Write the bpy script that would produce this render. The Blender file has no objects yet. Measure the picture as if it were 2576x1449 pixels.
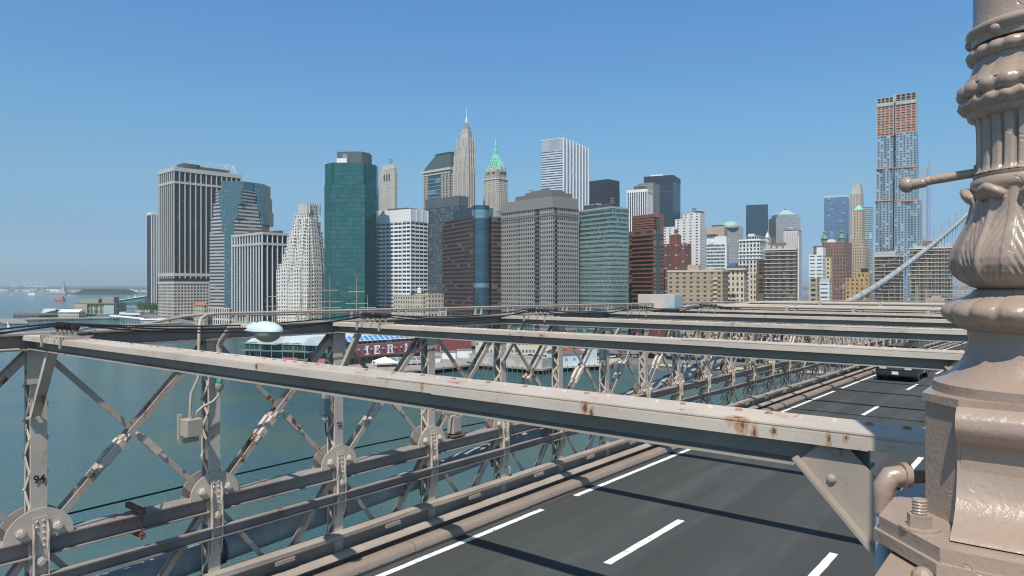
import bpy, math, random
from mathutils import Vector, Matrix
R = math.radians
rnd = random.Random(7)
sc = bpy.context.scene
# ---------------------------------------------------------------- camera, sky, sun
HAZE = 8e-5
F = 1780.0            # focal length in the survey units used for sighting the city (2576 wide)
CX, HY = 1288.0, 722.0
CZ = 46.0             # eye height above the river
cd = bpy.data.cameras.new('camera'); cam = bpy.data.objects.new('camera', cd)
sc.collection.objects.link(cam); sc.camera = cam
cd.sensor_width = 36; cd.lens = 36*F/2576; cd.clip_start = .05; cd.clip_end = 60000
cam.location = (0, 0, CZ); cam.rotation_euler = (R(90-.08), 0, 0)
S = Vector((-.123, -.502, .856)).normalized()        # towards the sun
sd = bpy.data.lights.new('sun', 'SUN'); so = bpy.data.objects.new('sun', sd)
sc.collection.objects.link(so); sd.energy = 4.9; sd.angle = R(.55); sd.color = (1, .955, .88)
so.rotation_euler = S.to_track_quat('Z', 'Y').to_euler(); so.location = (0, 0, 400)
w = bpy.data.worlds.new('World'); sc.world = w; w.use_nodes = True
nt = w.node_tree; bg = nt.nodes['Background']
sky = nt.nodes.new('ShaderNodeTexSky'); sky.sky_type = 'NISHITA'; sky.sun_disc = False
sky.sun_elevation = R(58.9); sky.sun_rotation = R(193.7); sky.altitude = 0
sky.air_density = .5; sky.dust_density = 1.0; sky.ozone_density = 6.0
# the clear blue of the day: the sky's colour balance follows its height above the horizon
tcn = nt.nodes.new('ShaderNodeTexCoord'); sxy = nt.nodes.new('ShaderNodeSeparateXYZ'); nt.links.new(tcn.outputs['Generated'], sxy.inputs[0])
rmp = nt.nodes.new('ShaderNodeValToRGB'); nt.links.new(sxy.outputs[2], rmp.inputs[0]); er = rmp.color_ramp.elements
for i, (p_, c_) in enumerate(((0., (.86, .92, .95)), (.07, (.86, .92, .82)), (.144, (1.16, 1.28, .99)), (.23, (1.19, 1.56, 1.31)), (.367, (1.15, 1.7, 1.69)), (.6, (.62, .88, .92)), (1., (.42, .56, .62)))):
    e_ = er[i] if i < 2 else er.new(p_)
    e_.position = p_; e_.color = (*[q/2 for q in c_], 1)
mxs = nt.nodes.new('ShaderNodeVectorMath'); mxs.operation = 'MULTIPLY'; nt.links.new(sky.outputs[0], mxs.inputs[0]); nt.links.new(rmp.outputs[0], mxs.inputs[1])
nt.links.new(mxs.outputs[0], bg.inputs[0]); bg.inputs[1].default_value = .30
sc.view_settings.view_transform = 'Standard'; sc.view_settings.look = 'None'
sc.view_settings.exposure = 0; sc.view_settings.gamma = 1
sc.cycles.max_bounces = 5; sc.cycles.diffuse_bounces = 3; sc.cycles.glossy_bounces = 3
sc.cycles.transmission_bounces = 4; sc.cycles.volume_bounces = 0; sc.cycles.transparent_max_bounces = 6
sc.cycles.use_denoising = True; sc.cycles.filter_width = 1.15
# ---------------------------------------------------------------- mesh builder
C = sc.collection
class MB:
    def __init__(s): s.v = []; s.f = []; s.uv = []; s.mi = []; s.m = 0
    def face(s, idx, uv=None):
        s.f.append(tuple(idx)); s.uv.append(uv); s.mi.append(s.m)
    def add(s, vs, fs):
        n = len(s.v); s.v += [tuple(p) for p in vs]
        for f in fs: s.face([n+i for i in f])
        return s
    def quad(s, a, b, c, d, uv=None):
        n = len(s.v); s.v += [tuple(a), tuple(b), tuple(c), tuple(d)]; s.face((n, n+1, n+2, n+3), uv)
    def box(s, x0, x1, y0, y1, z0, z1):
        if x0 > x1: x0, x1 = x1, x0
        if y0 > y1: y0, y1 = y1, y0
        if z0 > z1: z0, z1 = z1, z0
        s.add([(x0,y0,z0),(x1,y0,z0),(x1,y1,z0),(x0,y1,z0),(x0,y0,z1),(x1,y0,z1),(x1,y1,z1),(x0,y1,z1)],
              [(0,3,2,1),(4,5,6,7),(0,1,5,4),(1,2,6,5),(2,3,7,6),(3,0,4,7)])
        return s
    def obar(s, p, q, w, h, up=(0, 0, 1)):
        """rectangular bar from p to q, w across, h along up"""
        p, q, up = Vector(p), Vector(q), Vector(up)
        a = (q-p).normalized(); r = a.cross(up).normalized()*w/2; u = r.cross(a).normalized()*h/2
        s.add([p-r-u, p+r-u, p+r+u, p-r+u, q-r-u, q+r-u, q+r+u, q-r+u],
              [(0,1,2,3),(7,6,5,4),(0,4,5,1),(1,5,6,2),(2,6,7,3),(3,7,4,0)])
        return s
    def tube(s, pts, r, n=8, caps=True):
        pts = [Vector(p) for p in pts]; rs = r if isinstance(r, (list, tuple)) else [r]*len(pts)
        base = len(s.v); prev = None
        for i, p in enumerate(pts):
            a = (pts[min(i+1, len(pts)-1)]-pts[max(i-1, 0)]).normalized()
            if prev is None:
                ref = Vector((0, 0, 1)) if abs(a.z) < .9 else Vector((1, 0, 0)); e = a.cross(ref).normalized()
            else: e = (prev-a*prev.dot(a)).normalized()
            prev = e; g = a.cross(e)
            for k in range(n):
                t = 2*math.pi*k/n; s.v.append(tuple(p+(e*math.cos(t)+g*math.sin(t))*rs[i]))
        for i in range(len(pts)-1):
            for k in range(n):
                a_, b_ = base+i*n+k, base+i*n+(k+1) % n
                s.face((a_, b_, b_+n, a_+n))
        if caps:
            s.face([base+k for k in range(n)][::-1]); s.face([base+(len(pts)-1)*n+k for k in range(n)])
        return s
    def lathe(s, prof, n=24, c=(0, 0), fn=None, axis='z', o=(0,0,0)):
        base = len(s.v)
        for j, (r, z) in enumerate(prof):
            for k in range(n):
                t = 2*math.pi*k/n; rr = fn(r, z, t) if fn else r
                x, y = rr*math.cos(t), rr*math.sin(t)
                if axis == 'z': s.v.append((c[0]+x+o[0], c[1]+y+o[1], z+o[2]))
                elif axis == 'y': s.v.append((o[0]+x, o[1]-z, o[2]+y))
                else: s.v.append((o[0]+z, o[1]+x, o[2]+y))
        for j in range(len(prof)-1):
            for k in range(n):
                a_, b_ = base+j*n+k, base+j*n+(k+1) % n
                s.face((a_, b_, b_+n, a_+n))
        s.face([base+k for k in range(n)][::-1]); s.face([base+(len(prof)-1)*n+k for k in range(n)])
        return s
    def prism(s, poly, z0, z1, top=True, bay=0, fl=0, poly2=None, bottom=False):
        """vertical walls on an anticlockwise polygon with UVs in metres fitted to whole bays and floors"""
        n = len(poly); p2 = poly2 or poly
        for i in range(n):
            a, b = poly[i], poly[(i+1) % n]; c, d = p2[(i+1) % n], p2[i]
            L = math.dist(a, b); H = z1-z0; u = L; v0, v1 = z0, z1
            if bay: u = max(1, round(L/bay))*bay
            if fl: v0, v1 = 0, max(1, round(H/fl))*fl
            s.quad((a[0], a[1], z0), (b[0], b[1], z0), (c[0], c[1], z1), (d[0], d[1], z1), ((0, v0), (u, v0), (u, v1), (0, v1)))
        if top:
            k = len(s.v); s.v += [(p[0], p[1], z1) for p in p2]; s.face(range(k, k+n))
        if bottom:
            k = len(s.v); s.v += [(p[0], p[1], z0) for p in poly]; s.face(list(range(k, k+n))[::-1])
        return s
    def ext(s, prof, axis0, axis1, y0, y1):
        """extrude closed 2-D profile (list of (a,b)); axis0/axis1/dir are vectors; from y0 to y1 along their normal"""
        A, B = Vector(axis0), Vector(axis1); N = A.cross(B); k = len(s.v); n = len(prof)
        for y in (y0, y1):
            for a, b in prof: s.v.append(tuple(A*a+B*b+N*y))
        for i in range(n):
            j = (i+1) % n; s.face((k+i, k+j, k+n+j, k+n+i))
        s.face([k+i for i in range(n)][::-1]); s.face([k+n+i for i in range(n)])
        return s
    def dome(s, c, r, n=8, m=2, up=(0, 0, 1), sq=1):
        up = Vector(up); e = up.orthogonal().normalized(); g = up.cross(e); k = len(s.v); c = Vector(c)
        for j in range(m):
            a = math.pi/2*j/m
            for i in range(n):
                t = 2*math.pi*i/n
                s.v.append(tuple(c+(e*math.cos(t)+g*math.sin(t))*r*math.cos(a)+up*r*sq*math.sin(a)))
        s.v.append(tuple(c+up*r*sq))
        for j in range(m-1):
            for i in range(n):
                i2 = (i+1) % n; s.face((k+j*n+i, k+j*n+i2, k+(j+1)*n+i2, k+(j+1)*n+i))
        for i in range(n): s.face((k+(m-1)*n+i, k+(m-1)*n+(i+1) % n, len(s.v)-1))
        return s
    def build(s, name, mats, parent=None, smooth=False, bevel=0, M=None):
        me = bpy.data.meshes.new(name); me.from_pydata(s.v, [], s.f)
        if any(u is not None for u in s.uv):
            lay = me.uv_layers.new(name='UVMap').data; k = 0
            for f, u in zip(s.f, s.uv):
                for j in range(len(f)):
                    if u is not None: lay[k].uv = u[j]
                    k += 1
        for m in (mats if isinstance(mats, (list, tuple)) else [mats]): me.materials.append(m)
        me.polygons.foreach_set('material_index', s.mi)
        if smooth: me.polygons.foreach_set('use_smooth', [True]*len(s.f))
        me.update()
        o = bpy.data.objects.new(name, me); C.objects.link(o)
        if parent: o.parent = parent
        if M is not None: o.matrix_local = M
        if smooth and smooth != 'all':
            md = o.modifiers.new('Edge', 'EDGE_SPLIT'); md.split_angle = R(smooth if smooth is not True else 40)
        if bevel:
            md = o.modifiers.new('Bevel', 'BEVEL'); md.width = bevel; md.segments = 2; md.limit_method = 'ANGLE'
        return o
def tag(o, label=None, cat=None, group=None, kind=None):
    if label: o['label'] = label
    if cat: o['category'] = cat
    if group: o['group'] = group
    if kind: o['kind'] = kind
    return o
def empty(name, loc=(0, 0, 0), rz=0, parent=None):
    o = bpy.data.objects.new(name, None); C.objects.link(o); o.location = loc; o.rotation_euler = (0, 0, rz)
    o.empty_display_size = .1
    if parent: o.parent = parent
    return o
def kids(o): return [c for c in C.objects if c.parent == o]
def copy_tree(o, parent=None):
    c = o.copy(); C.objects.link(c); c.parent = parent
    for ch in TREE.get(o.name) or kids(o): copy_tree(ch, c)
    return c
TREE = {}
def freeze(o):
    TREE[o.name] = kids(o)
    for c in TREE[o.name]: freeze(c)
# ---------------------------------------------------------------- materials
MINFO = {}
def new_mat(name):
    m = bpy.data.materials.new(name); m.use_nodes = True; return m, m.node_tree.nodes, m.node_tree.links
def mth(N, L, op, a, b=None, c=None, clamp=False):
    n = N.new('ShaderNodeMath'); n.operation = op; n.use_clamp = clamp
    for i, x in enumerate((a, b, c)):
        if x is None: continue
        if isinstance(x, (int, float)): n.inputs[i].default_value = x
        else: L.new(x, n.inputs[i])
    return n.outputs[0]
def mixc(N, L, f, a, b, mode='MIX'):
    n = N.new('ShaderNodeMix'); n.data_type = 'RGBA'; n.blend_type = mode
    for k, x in (('Factor', f), ('A', a), ('B', b)):
        i = [q for q in n.inputs if q.name == k and (q.type == ('VALUE' if k == 'Factor' else 'RGBA'))][0]
        if isinstance(x, (int, float)): i.default_value = x
        elif isinstance(x, (tuple, list)): i.default_value = (*x[:3], 1)
        else: L.new(x, i)
    return [q for q in n.outputs if q.type == 'RGBA'][0]
def noise(N, L, co, scale, det=3, rough=.6, w=None):
    n = N.new('ShaderNodeTexNoise'); n.inputs['Scale'].default_value = scale
    n.inputs['Detail'].default_value = det; n.inputs['Roughness'].default_value = rough
    L.new(co, n.inputs['Vector']); return n.outputs[0]
def ramp(N, L, x, a, b, lo=0., hi=1.):
    n = N.new('ShaderNodeMapRange'); n.inputs[1].default_value = a; n.inputs[2].default_value = b
    n.inputs[3].default_value = lo; n.inputs[4].default_value = hi; L.new(x, n.inputs[0]); return n.outputs[0]
def scaled(N, L, co, v):
    n = N.new('ShaderNodeVectorMath'); n.operation = 'MULTIPLY'; L.new(co, n.inputs[0]); n.inputs[1].default_value = v
    return n.outputs[0]
def bump(N, L, h, st, dist, bs):
    n = N.new('ShaderNodeBump'); n.inputs['Strength'].default_value = st; n.inputs['Distance'].default_value = dist
    L.new(h, n.inputs['Height']); L.new(n.outputs[0], bs.inputs['Normal']); return n
def simple(name, col, rough=.6, metal=0, var=.12, vs=1.5, spec=.5, bmp=None, emit=None):
    m, N, L = new_mat(name); b = N['Principled BSDF']
    b.inputs['Roughness'].default_value = rough; b.inputs['Metallic'].default_value = metal
    b.inputs['Specular IOR Level'].default_value = spec
    g = N.new('ShaderNodeNewGeometry').outputs['Position']
    n1 = noise(N, L, g, vs, 4); k = ramp(N, L, n1, .3, .7, 1-var, 1+var)
    v = N.new('ShaderNodeVectorMath'); v.operation = 'SCALE'; v.inputs[0].default_value = col; L.new(k, v.inputs['Scale'])
    L.new(v.outputs[0], b.inputs['Base Color'])
    if bmp: bump(N, L, noise(N, L, g, bmp[0], 4), bmp[1], bmp[2], b)
    return m
def painted_steel(name, col, rust=.66, rough=.55, fine=14, bst=.35, bd=.004, dirt=.25, spec=.4, streak=True, chip=None, spots=()):
    """paint over steel with rust that breaks through in patches and runs down in streaks"""
    m, N, L = new_mat(name); b = N['Principled BSDF']
    g = N.new('ShaderNodeNewGeometry').outputs['Position']
    b.inputs['Specular IOR Level'].default_value = spec
    big = noise(N, L, g, 1.1, 5, .65); mid = noise(N, L, g, 5.5, 6, .7); fn = noise(N, L, g, fine*3, 4, .7)
    c = mixc(N, L, ramp(N, L, big, .35, .7), col, [x*(1-dirt) for x in col])
    c = mixc(N, L, ramp(N, L, mid, .5, .75, 0, .5), c, [col[0]*.82, col[1]*.76, col[2]*.68])
    c = mixc(N, L, ramp(N, L, fn, .62, .72, 0, .28), c, [x*.55 for x in col])
    st = noise(N, L, scaled(N, L, g, (9, 9, 1.3)), 1.0, 5, .75)
    s1 = ramp(N, L, st, .6, .74)
    rr = mth(N, L, 'ADD', mth(N, L, 'MULTIPLY', big, .42), mth(N, L, 'MULTIPLY', mid, .6))
    rr = mth(N, L, 'ADD', rr, mth(N, L, 'MULTIPLY', s1, .055))
    core = ramp(N, L, rr, rust, rust+.035); halo = ramp(N, L, rr, rust-.045, rust+.03, 0, .55)
    c = mixc(N, L, halo, c, (.42, .2, .085)); c = mixc(N, L, core, c, (.12, .05, .03))
    for (x, y, z, r_, e_) in spots:      # the worst rust spots, with a run of stain below each
        dv = N.new('ShaderNodeVectorMath'); dv.operation = 'SUBTRACT'; L.new(g, dv.inputs[0]); dv.inputs[1].default_value = (x, y, z)
        ds = N.new('ShaderNodeVectorMath'); ds.operation = 'LENGTH'; L.new(scaled(N, L, dv.outputs[0], (1, 1, e_*.7)), ds.inputs[0])
        dd = mth(N, L, 'ADD', ds.outputs['Value'], mth(N, L, 'MULTIPLY', mth(N, L, 'SUBTRACT', noise(N, L, scaled(N, L, g, (1, 1, .55)), 38, 4, .75), .5), r_*2.6))
        c = mixc(N, L, ramp(N, L, dd, r_*1.25, r_*.75, 0, .65), c, (.40, .17, .06)); c = mixc(N, L, ramp(N, L, dd, r_*.5, r_*.3, 0, .9), c, (.11, .048, .028))
    if chip:
        cn = noise(N, L, g, 4.2, 2, .4)
        c = mixc(N, L, ramp(N, L, cn, .73, .74), c, chip)
    L.new(c, b.inputs['Base Color'])
    L.new(ramp(N, L, mid, .3, .8, rough-.1, rough+.15), b.inputs['Roughness'])
    bump(N, L, mth(N, L, 'ADD', fn, mth(N, L, 'MULTIPLY', mid, 1.5)), bst, bd, b)
    return m
def facade(name, wall, glass, bay=3.2, fl=3.6, wf=.55, hf=.55, rough=.75, grough=.15, gmet=0., lit=.25, litc=None, mul=0, mulc=None, flw=0, seed=0., wvar=.1, gspec=.6, wmet=0.):
    """window grid laid out in metres of wall; lit = share of panes with pale blinds, mul = mullions per bay, flw = spandrel line per floor"""
    m, N, L = new_mat(name); b = N['Principled BSDF']
    uv = N.new('ShaderNodeUVMap').outputs[0]
    sp = N.new('ShaderNodeSeparateXYZ'); L.new(uv, sp.inputs[0])
    u = mth(N, L, 'DIVIDE', sp.outputs[0], bay); v = mth(N, L, 'DIVIDE', sp.outputs[1], fl)
    fu, fv = mth(N, L, 'FRACT', u), mth(N, L, 'FRACT', v)
    def inside(x, w):
        return mth(N, L, 'LESS_THAN', mth(N, L, 'ABSOLUTE', mth(N, L, 'SUBTRACT', x, .5)), w/2)
    mk = None
    if wf < 1: mk = inside(fu, wf)
    if hf < 1:
        k = inside(fv, hf); mk = mth(N, L, 'MULTIPLY', mk, k) if mk is not None else k
    cv = N.new('ShaderNodeCombineXYZ')
    L.new(mth(N, L, 'FLOOR', u), cv.inputs[0]); L.new(mth(N, L, 'FLOOR', v), cv.inputs[1]); cv.inputs[2].default_value = seed
    wn = N.new('ShaderNodeTexWhiteNoise'); L.new(cv.outputs[0], wn.inputs['Vector']); r = wn.outputs['Value']
    g = N.new('ShaderNodeNewGeometry').outputs['Position']
    big = noise(N, L, g, .035, 4)
    gl = mixc(N, L, mth(N, L, 'MULTIPLY', r, .6), glass, [x*.55 for x in glass])
    gl = mixc(N, L, mth(N, L, 'GREATER_THAN', r, 1-lit), gl, litc or [min(.6, x*2.2+.05) for x in glass])
    if mul:
        fm = mth(N, L, 'FRACT', mth(N, L, 'MULTIPLY', u, mul))
        gl = mixc(N, L, mth(N, L, 'LESS_THAN', fm, .16), gl, mulc or [x*.45 for x in glass])
    if flw:
        gl = mixc(N, L, mth(N, L, 'LESS_THAN', fv, flw), gl, mulc or [x*.5 for x in glass])
    k = ramp(N, L, big, .3, .7, 1-wvar, 1+wvar)
    sv = N.new('ShaderNodeVectorMath'); sv.operation = 'SCALE'; sv.inputs[0].default_value = wall; L.new(k, sv.inputs['Scale'])
    if mk is None:
        col = gl; b.inputs['Roughness'].default_value = grough; b.inputs['Metallic'].default_value = gmet
        b.inputs['Specular IOR Level'].default_value = gspec
    else:
        col = mixc(N, L, mk, sv.outputs[0], gl)
        L.new(ramp(N, L, mk, 0, 1, rough, grough), b.inputs['Roughness'])
        L.new(ramp(N, L, mk, 0, 1, wmet, gmet), b.inputs['Metallic'])
        L.new(ramp(N, L, mk, 0, 1, .3, gspec), b.inputs['Specular IOR Level'])
    L.new(col, b.inputs['Base Color'])
    if gmet > .2 or mk is None:          # float glass is never flat: reflections wobble pane by pane
        wob = mth(N, L, 'ADD', mth(N, L, 'MULTIPLY', noise(N, L, g, .12, 3), 1.0), mth(N, L, 'MULTIPLY', r, .05))
        bump(N, L, wob, .35, 1.0, b)
    MINFO[m.name] = (bay, fl)
    return m
# ---------------------------------------------------------------- the bridge (local frame: x along the deck, y to the river side, z up, eye at 0)
AL = math.atan(1402/F); BR = math.pi/2-AL
BM = Matrix.Translation((0, 0, CZ)) @ Matrix.Rotation(BR, 4, 'Z')
def drop(t): return .004*t+1.2e-4*t*t
def bplace(o, t=0, d=0, z=0): o.matrix_world = BM @ Matrix.Translation((t, d, z-drop(t))); return o
def wpt(t, d, h): q = BM @ Vector((t+.046, d, -h-.012)); return (q.x, q.y, q.z)
SP = [(*wpt(3.0, 1.93, .60), .022, .8), (*wpt(3.0, 1.89, .625), .016, .6), (*wpt(3.0, 1.12, .59), .030, .7), (*wpt(3.04, 1.16, .568), .045, 1.5), (*wpt(3.0, 1.07, .62), .018, .5), (*wpt(3.0, .985, .60), .016, 1), (*wpt(3.0, .765, .605), .012, .5), (*wpt(3.0, .70, .59), .013, .8), (*wpt(3.0, 4.9, .60), .02, .6), (*wpt(3.0, 3.1, .60), .018, .8)]
steel = painted_steel('beige_steel_paint', (.60, .515, .43), rust=.625, spots=SP)
steel2 = painted_steel('grey_beige_steel_paint', (.43, .365, .315), rust=.61)
rusty = painted_steel('rust_stained_steel', (.47, .395, .335), rust=.565, dirt=.3)
web_shade = painted_steel('web_shade_paint', (.42, .365, .31), rust=.64)  # darker steel paint: the shade under the beam flange is put into the colour
clean = painted_steel('kerb_steel_paint', (.30, .235, .19), rust=.66, dirt=.15)
rustm = simple('rusted_iron', (.16, .075, .045), .8, var=.5, vs=30)
pipem = painted_steel('pipe_paint', (.44, .375, .31), rust=.64, dirt=.15)
black = simple('black_cable_rubber', (.018, .019, .022), .45)
numb = simple('black_stencil_paint', (.02, .02, .025), .6)
def longbar(mb, prof, t0, t1, step=2.2, capd=True):
    """profile of (d, h below eye) swept along the deck with its slope"""
    n = max(1, round((t1-t0)/step)); base = len(mb.v); m = len(prof)
    for i in range(n+1):
        t = t0+(t1-t0)*i/n
        for d, h in prof: mb.v.append((t, d, -h-drop(t)))
    for i in range(n):
        for k in range(m):
            a, b = base+i*m+k, base+i*m+(k+1) % m
            mb.face((a, a+m, b+m, b))
    mb.face([base+k for k in range(m)]); mb.face([base+n*m+k for k in range(m)][::-1])
    return mb
def rect(d0, d1, h0, h1): return [(d0, h0), (d1, h0), (d1, h1), (d0, h1)]
TP, T0, T1 = 2.286, 3.25, 3.25+2.286*46         # post spacing, first post, end of the modelled run
TS = T0-4*TP
chord_shade = painted_steel('chord_shade_paint', (.33, .28, .25), rust=.63, dirt=.35)  # darker overall: shade on the chord and rail webs painted into the colour
def btop(name, mb, mats, label, cat, group=None, kind=None, smooth=False, bevel=0):
    o = mb.build(name, mats, smooth=smooth, bevel=bevel); o.matrix_world = BM
    return tag(o, label, cat, group, kind)
# --- roadway
asph, N, L = new_mat('worn_asphalt'); b = N['Principled BSDF']
g = N.new('ShaderNodeNewGeometry').outputs['Position']
mp = N.new('ShaderNodeMapping'); mp.inputs['Rotation'].default_value = (0, 0, -BR); L.new(g, mp.inputs['Vector'])
n1 = noise(N, L, scaled(N, L, mp.outputs[0], (.12, 1.6, 1)), 1.0, 5, .6); n2 = noise(N, L, g, 45, 3, .7); n3 = noise(N, L, g, 260, 2, .8)
n4 = noise(N, L, g, .6, 5, .65)
n5 = noise(N, L, scaled(N, L, mp.outputs[0], (.02, 1.05, 1)), 1.0, 3, .5)
c = mixc(N, L, ramp(N, L, n1, .3, .7), (.050, .057, .056), (.086, .093, .091))
c = mixc(N, L, ramp(N, L, n5, .42, .56, 0, .85), c, (.054, .057, .055))
n6 = noise(N, L, scaled(N, L, mp.outputs[0], (.35, .9, 1)), 1.0, 6, .75)
c = mixc(N, L, ramp(N, L, n6, .62, .70, 0, .55), c, (.034, .034, .034))
c = mixc(N, L, ramp(N, L, n4, .45, .7, 0, .6), c, (.056, .057, .055))
c = mixc(N, L, ramp(N, L, n3, .55, .72, 0, .5), c, (.17, .17, .16))
c = mixc(N, L, ramp(N, L, n2, .66, .72, 0, .5), c, (.02, .02, .02))
L.new(c, b.inputs['Base Color']); b.inputs['Roughness'].default_value = .8; b.inputs['Specular IOR Level'].default_value = .25
bump(N, L, mth(N, L, 'ADD', n3, n2), .5, .006, b)
mb = longbar(MB(), rect(-.3, 9.42, 4.75, 4.95), TS-2, T1+3)
btop('road', mb, asph, 'dark asphalt roadway running under the cross beams of the bridge', 'road', kind='structure')
wp, N, L = new_mat('worn_road_paint'); b = N['Principled BSDF']
g = N.new('ShaderNodeNewGeometry').outputs['Position']
mp = N.new('ShaderNodeMapping'); mp.inputs['Rotation'].default_value = (0, 0, -BR); L.new(g, mp.inputs['Vector'])
k = ramp(N, L, noise(N, L, scaled(N, L, mp.outputs[0], (14, 4, 1)), 1., 4, .7), .57, .66)
L.new(mixc(N, L, k, (.80, .80, .77), (.2, .2, .2)), b.inputs['Base Color']); b.inputs['Roughness'].default_value = .7
def marking(name, d0, d1, t0, t1, label, group):
    mb = MB(); n = max(1, int((t1-t0)/.25)); e = []
    for i in range(n+1):
        t = t0+(t1-t0)*i/n; e.append((t, rnd.uniform(-.006, .006), rnd.uniform(-.006, .006)))
    k = len(mb.v)
    for t, a, b_ in e:
        for d in (d0+a, d1+b_): mb.v.append((t+rnd.uniform(-.01, .01), d, -4.746-drop(t)))
    for i in range(n): mb.face((k+2*i, k+2*i+2, k+2*i+3, k+2*i+1))
    return btop(name, mb, wp, label, 'road marking', group, 'structure')
for a, b_ in ((-6, 12.45), (13.75, 36.7), (38.1, 62), (63.4, 88), (89.4, 106)):
    marking('edge_line', 8.90, 9.03, a, b_, 'long solid white edge line beside the steel kerb', 'white edge lines along the kerb')
for k in range(-1, 10):
    t = 10.67+9.66*k; marking('lane_dash', 6.23, 6.38, t, t+3, 'white dash of the dashed lane line nearer the kerb', 'white lane dashes of the kerb side lane')
    marking('lane_dash', 3.27, 3.42, t, t+3, 'white dash of the dashed lane line nearer the lamp post', 'white lane dashes of the walkway side lane')
# --- drain grate
mb = MB()
for i in range(15):
    t = 12.35+i*.1; mb.box(t, t+.035, 9.05, 9.235, -4.75-drop(t), -4.735-drop(t))
for d in (9.05, 9.11, 9.17, 9.235): mb.box(12.33, 13.8, d-.012, d+.012, -4.75-drop(13), -4.737-drop(13))
btop('drain_grate', mb, simple('grate_iron', (.09, .075, .065), .8), 'rusty iron drain grate in the gutter between two edge line stretches', 'drain grate')
clean2 = painted_steel('girder_paint', (.40, .335, .28), rust=.64)
# --- girder, guard rail, kerb
gutter_shade = painted_steel('gutter_shade_paint', (.10, .09, .085), rust=.64)  # near-black tone paints the shadow in the gap between rail and kerb
root = empty('edge_girder'); root.matrix_world = BM; tag(root, 'heavy beige edge girder and guard rail between the truss and the road', 'girder')
mb = longbar(MB(), [(10.06, 4.22), (10.06, 5.3), (10.03, 5.3), (10.03, 4.31), (9.81, 4.295), (9.795, 4.265), (9.805, 4.225), (9.86, 4.205), (9.99, 4.205)], TS-2, T1)
for i in range(-4, 46):        # cover plates and splice straps
    t = T0+i*TP+.9; mb.box(t, t+.34, 9.775, 9.89, -4.30-drop(t), -4.36-drop(t))
mb.build('girder', clean2, root, smooth=40)
longbar(MB(), [(9.83, 4.5), (9.83, 4.56), (9.685, 4.595), (9.665, 4.565), (9.69, 4.53), (9.77, 4.495)], TS-2, T1).build('guard_rail', clean2, root, smooth=40)
longbar(MB(), rect(9.50, 10.02, 5.2, 5.3), TS-2, T1).build('gutter_floor', gutter_shade, root)
root = empty('kerb'); root.matrix_world = BM; tag(root, 'wide riveted steel box kerb along the asphalt', 'kerb', kind='structure')
t = TS-2
while t < T1:
    L_ = 5.9 if t > 0 else 12.3+6-.1
    te = min(t+8.4, T1)
    mb = longbar(MB(), [(9.50, 4.60), (9.50, 5.2), (9.22, 5.2), (9.225, 4.70), (9.20, 4.695), (9.215, 4.605), (9.26, 4.57), (9.46, 4.565)], t, te-.02)
    for i in range(int((te-t)/.46)):
        q = t+.2+i*.46; mb.dome((q, 9.207, -4.665-drop(q)), .017, 6, 2, up=(0, -1, 0))
    mb.build('kerb_box', clean, root, smooth=50); t = te
# --- outer stiffening truss
truss = empty('stiffening_truss'); truss.matrix_world = BM
tag(truss, 'long riveted steel truss with crossed diagonals on the river side of the road', 'truss')
def I_prof(d0, d1, h0, h1, tf=.02, tw=.03, web=.10):
    w0 = d0+web
    return [(d0, h0), (d1, h0), (d1, h0+tf), (w0+tw, h0+tf), (w0+tw, h1-tf), (d1, h1-tf), (d1, h1), (d0, h1), (d0, h1-tf), (w0, h1-tf), (w0, h0+tf), (d0, h0+tf)]
mb = longbar(MB(), I_prof(9.90, 10.32, .555, .76), TS-2, T1, TP)
q = TS
while q < 62:
    if (q-T0) % (2*TP) > .3: 
        for dd in (9.935, 10.27): mb.dome((q, dd, -.555-drop(q)), .018, 6, 2, sq=.6)
        mb.dome((q, 9.915, -.74-drop(q)), .012, 5, 1, up=(0, 0, 1))
    q += .16
for i in range(-4, 46, 4): mb.box(T0+i*TP-.5, T0+i*TP+.5, 9.91, 10.31, -.548-drop(T0+i*TP), -.5555-drop(T0+i*TP))
mb.build('top_chord', chord_shade, truss)
mb = longbar(MB(), I_prof(9.978, 10.26, 3.09, 3.32, .016), TS-2, T1, TP)
q = TS
while q < 45:
    mb.dome((q, 10.03, -3.09-drop(q)), .014, 6, 2); mb.dome((q, 10.25, -3.09-drop(q)), .014, 6, 2); q += .27
mb.build('middle_chord', chord_shade, truss)
mb = longbar(MB(), [(9.885, 3.53), (9.985, 3.53), (9.985, 3.69), (9.885, 3.69), (9.885, 3.675), (9.965, 3.675), (9.965, 3.548), (9.885, 3.548)], TS-2, T1, TP)
mb.build('lower_rail', chord_shade, truss)
longbar(MB(), I_prof(10.0, 10.25, 5.95, 6.15), TS-2, T1, TP).build('bottom_chord', steel2, truss)
# one post
def post_mesh():
    mb = MB(); W, D0, D1 = .09, 10.0, 10.22
    for d, s in ((D0, 1), (D1, -1)):
        mb.box(-W, W, d, d+s*.012, -.757, -6.0)
        for t in (-W, W-.012): mb.box(t, t+.012, d+s*.012, d+s*.034, -.76, -6.0)
    mb.box(-.13, .13, D0-.012, D0-.001, -.765, -1.18)
    return mb
def lacing_mesh(s):
    mb = MB(); t = s*.096; z = -1.0; up = True; st = .215
    while z > -6.0:
        if not (-3.4 < z < -3.0):
            a, b_ = (10.02, 10.2) if up else (10.2, 10.02)
            mb.obar((t, a, z), (t, b_, z-st), .052, .008, up=(1, 0, 0))
            mb.dome((t+s*.004, a, z), .017, 6, 2, up=(s, 0, 0))
        up = not up; z -= st
    mb.box(t-.004, t+.004, 10.02, 10.2, -.76, -1.0); mb.box(t-.004, t+.004, 10.02, 10.2, -2.95, -3.5)
    return mb
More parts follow.
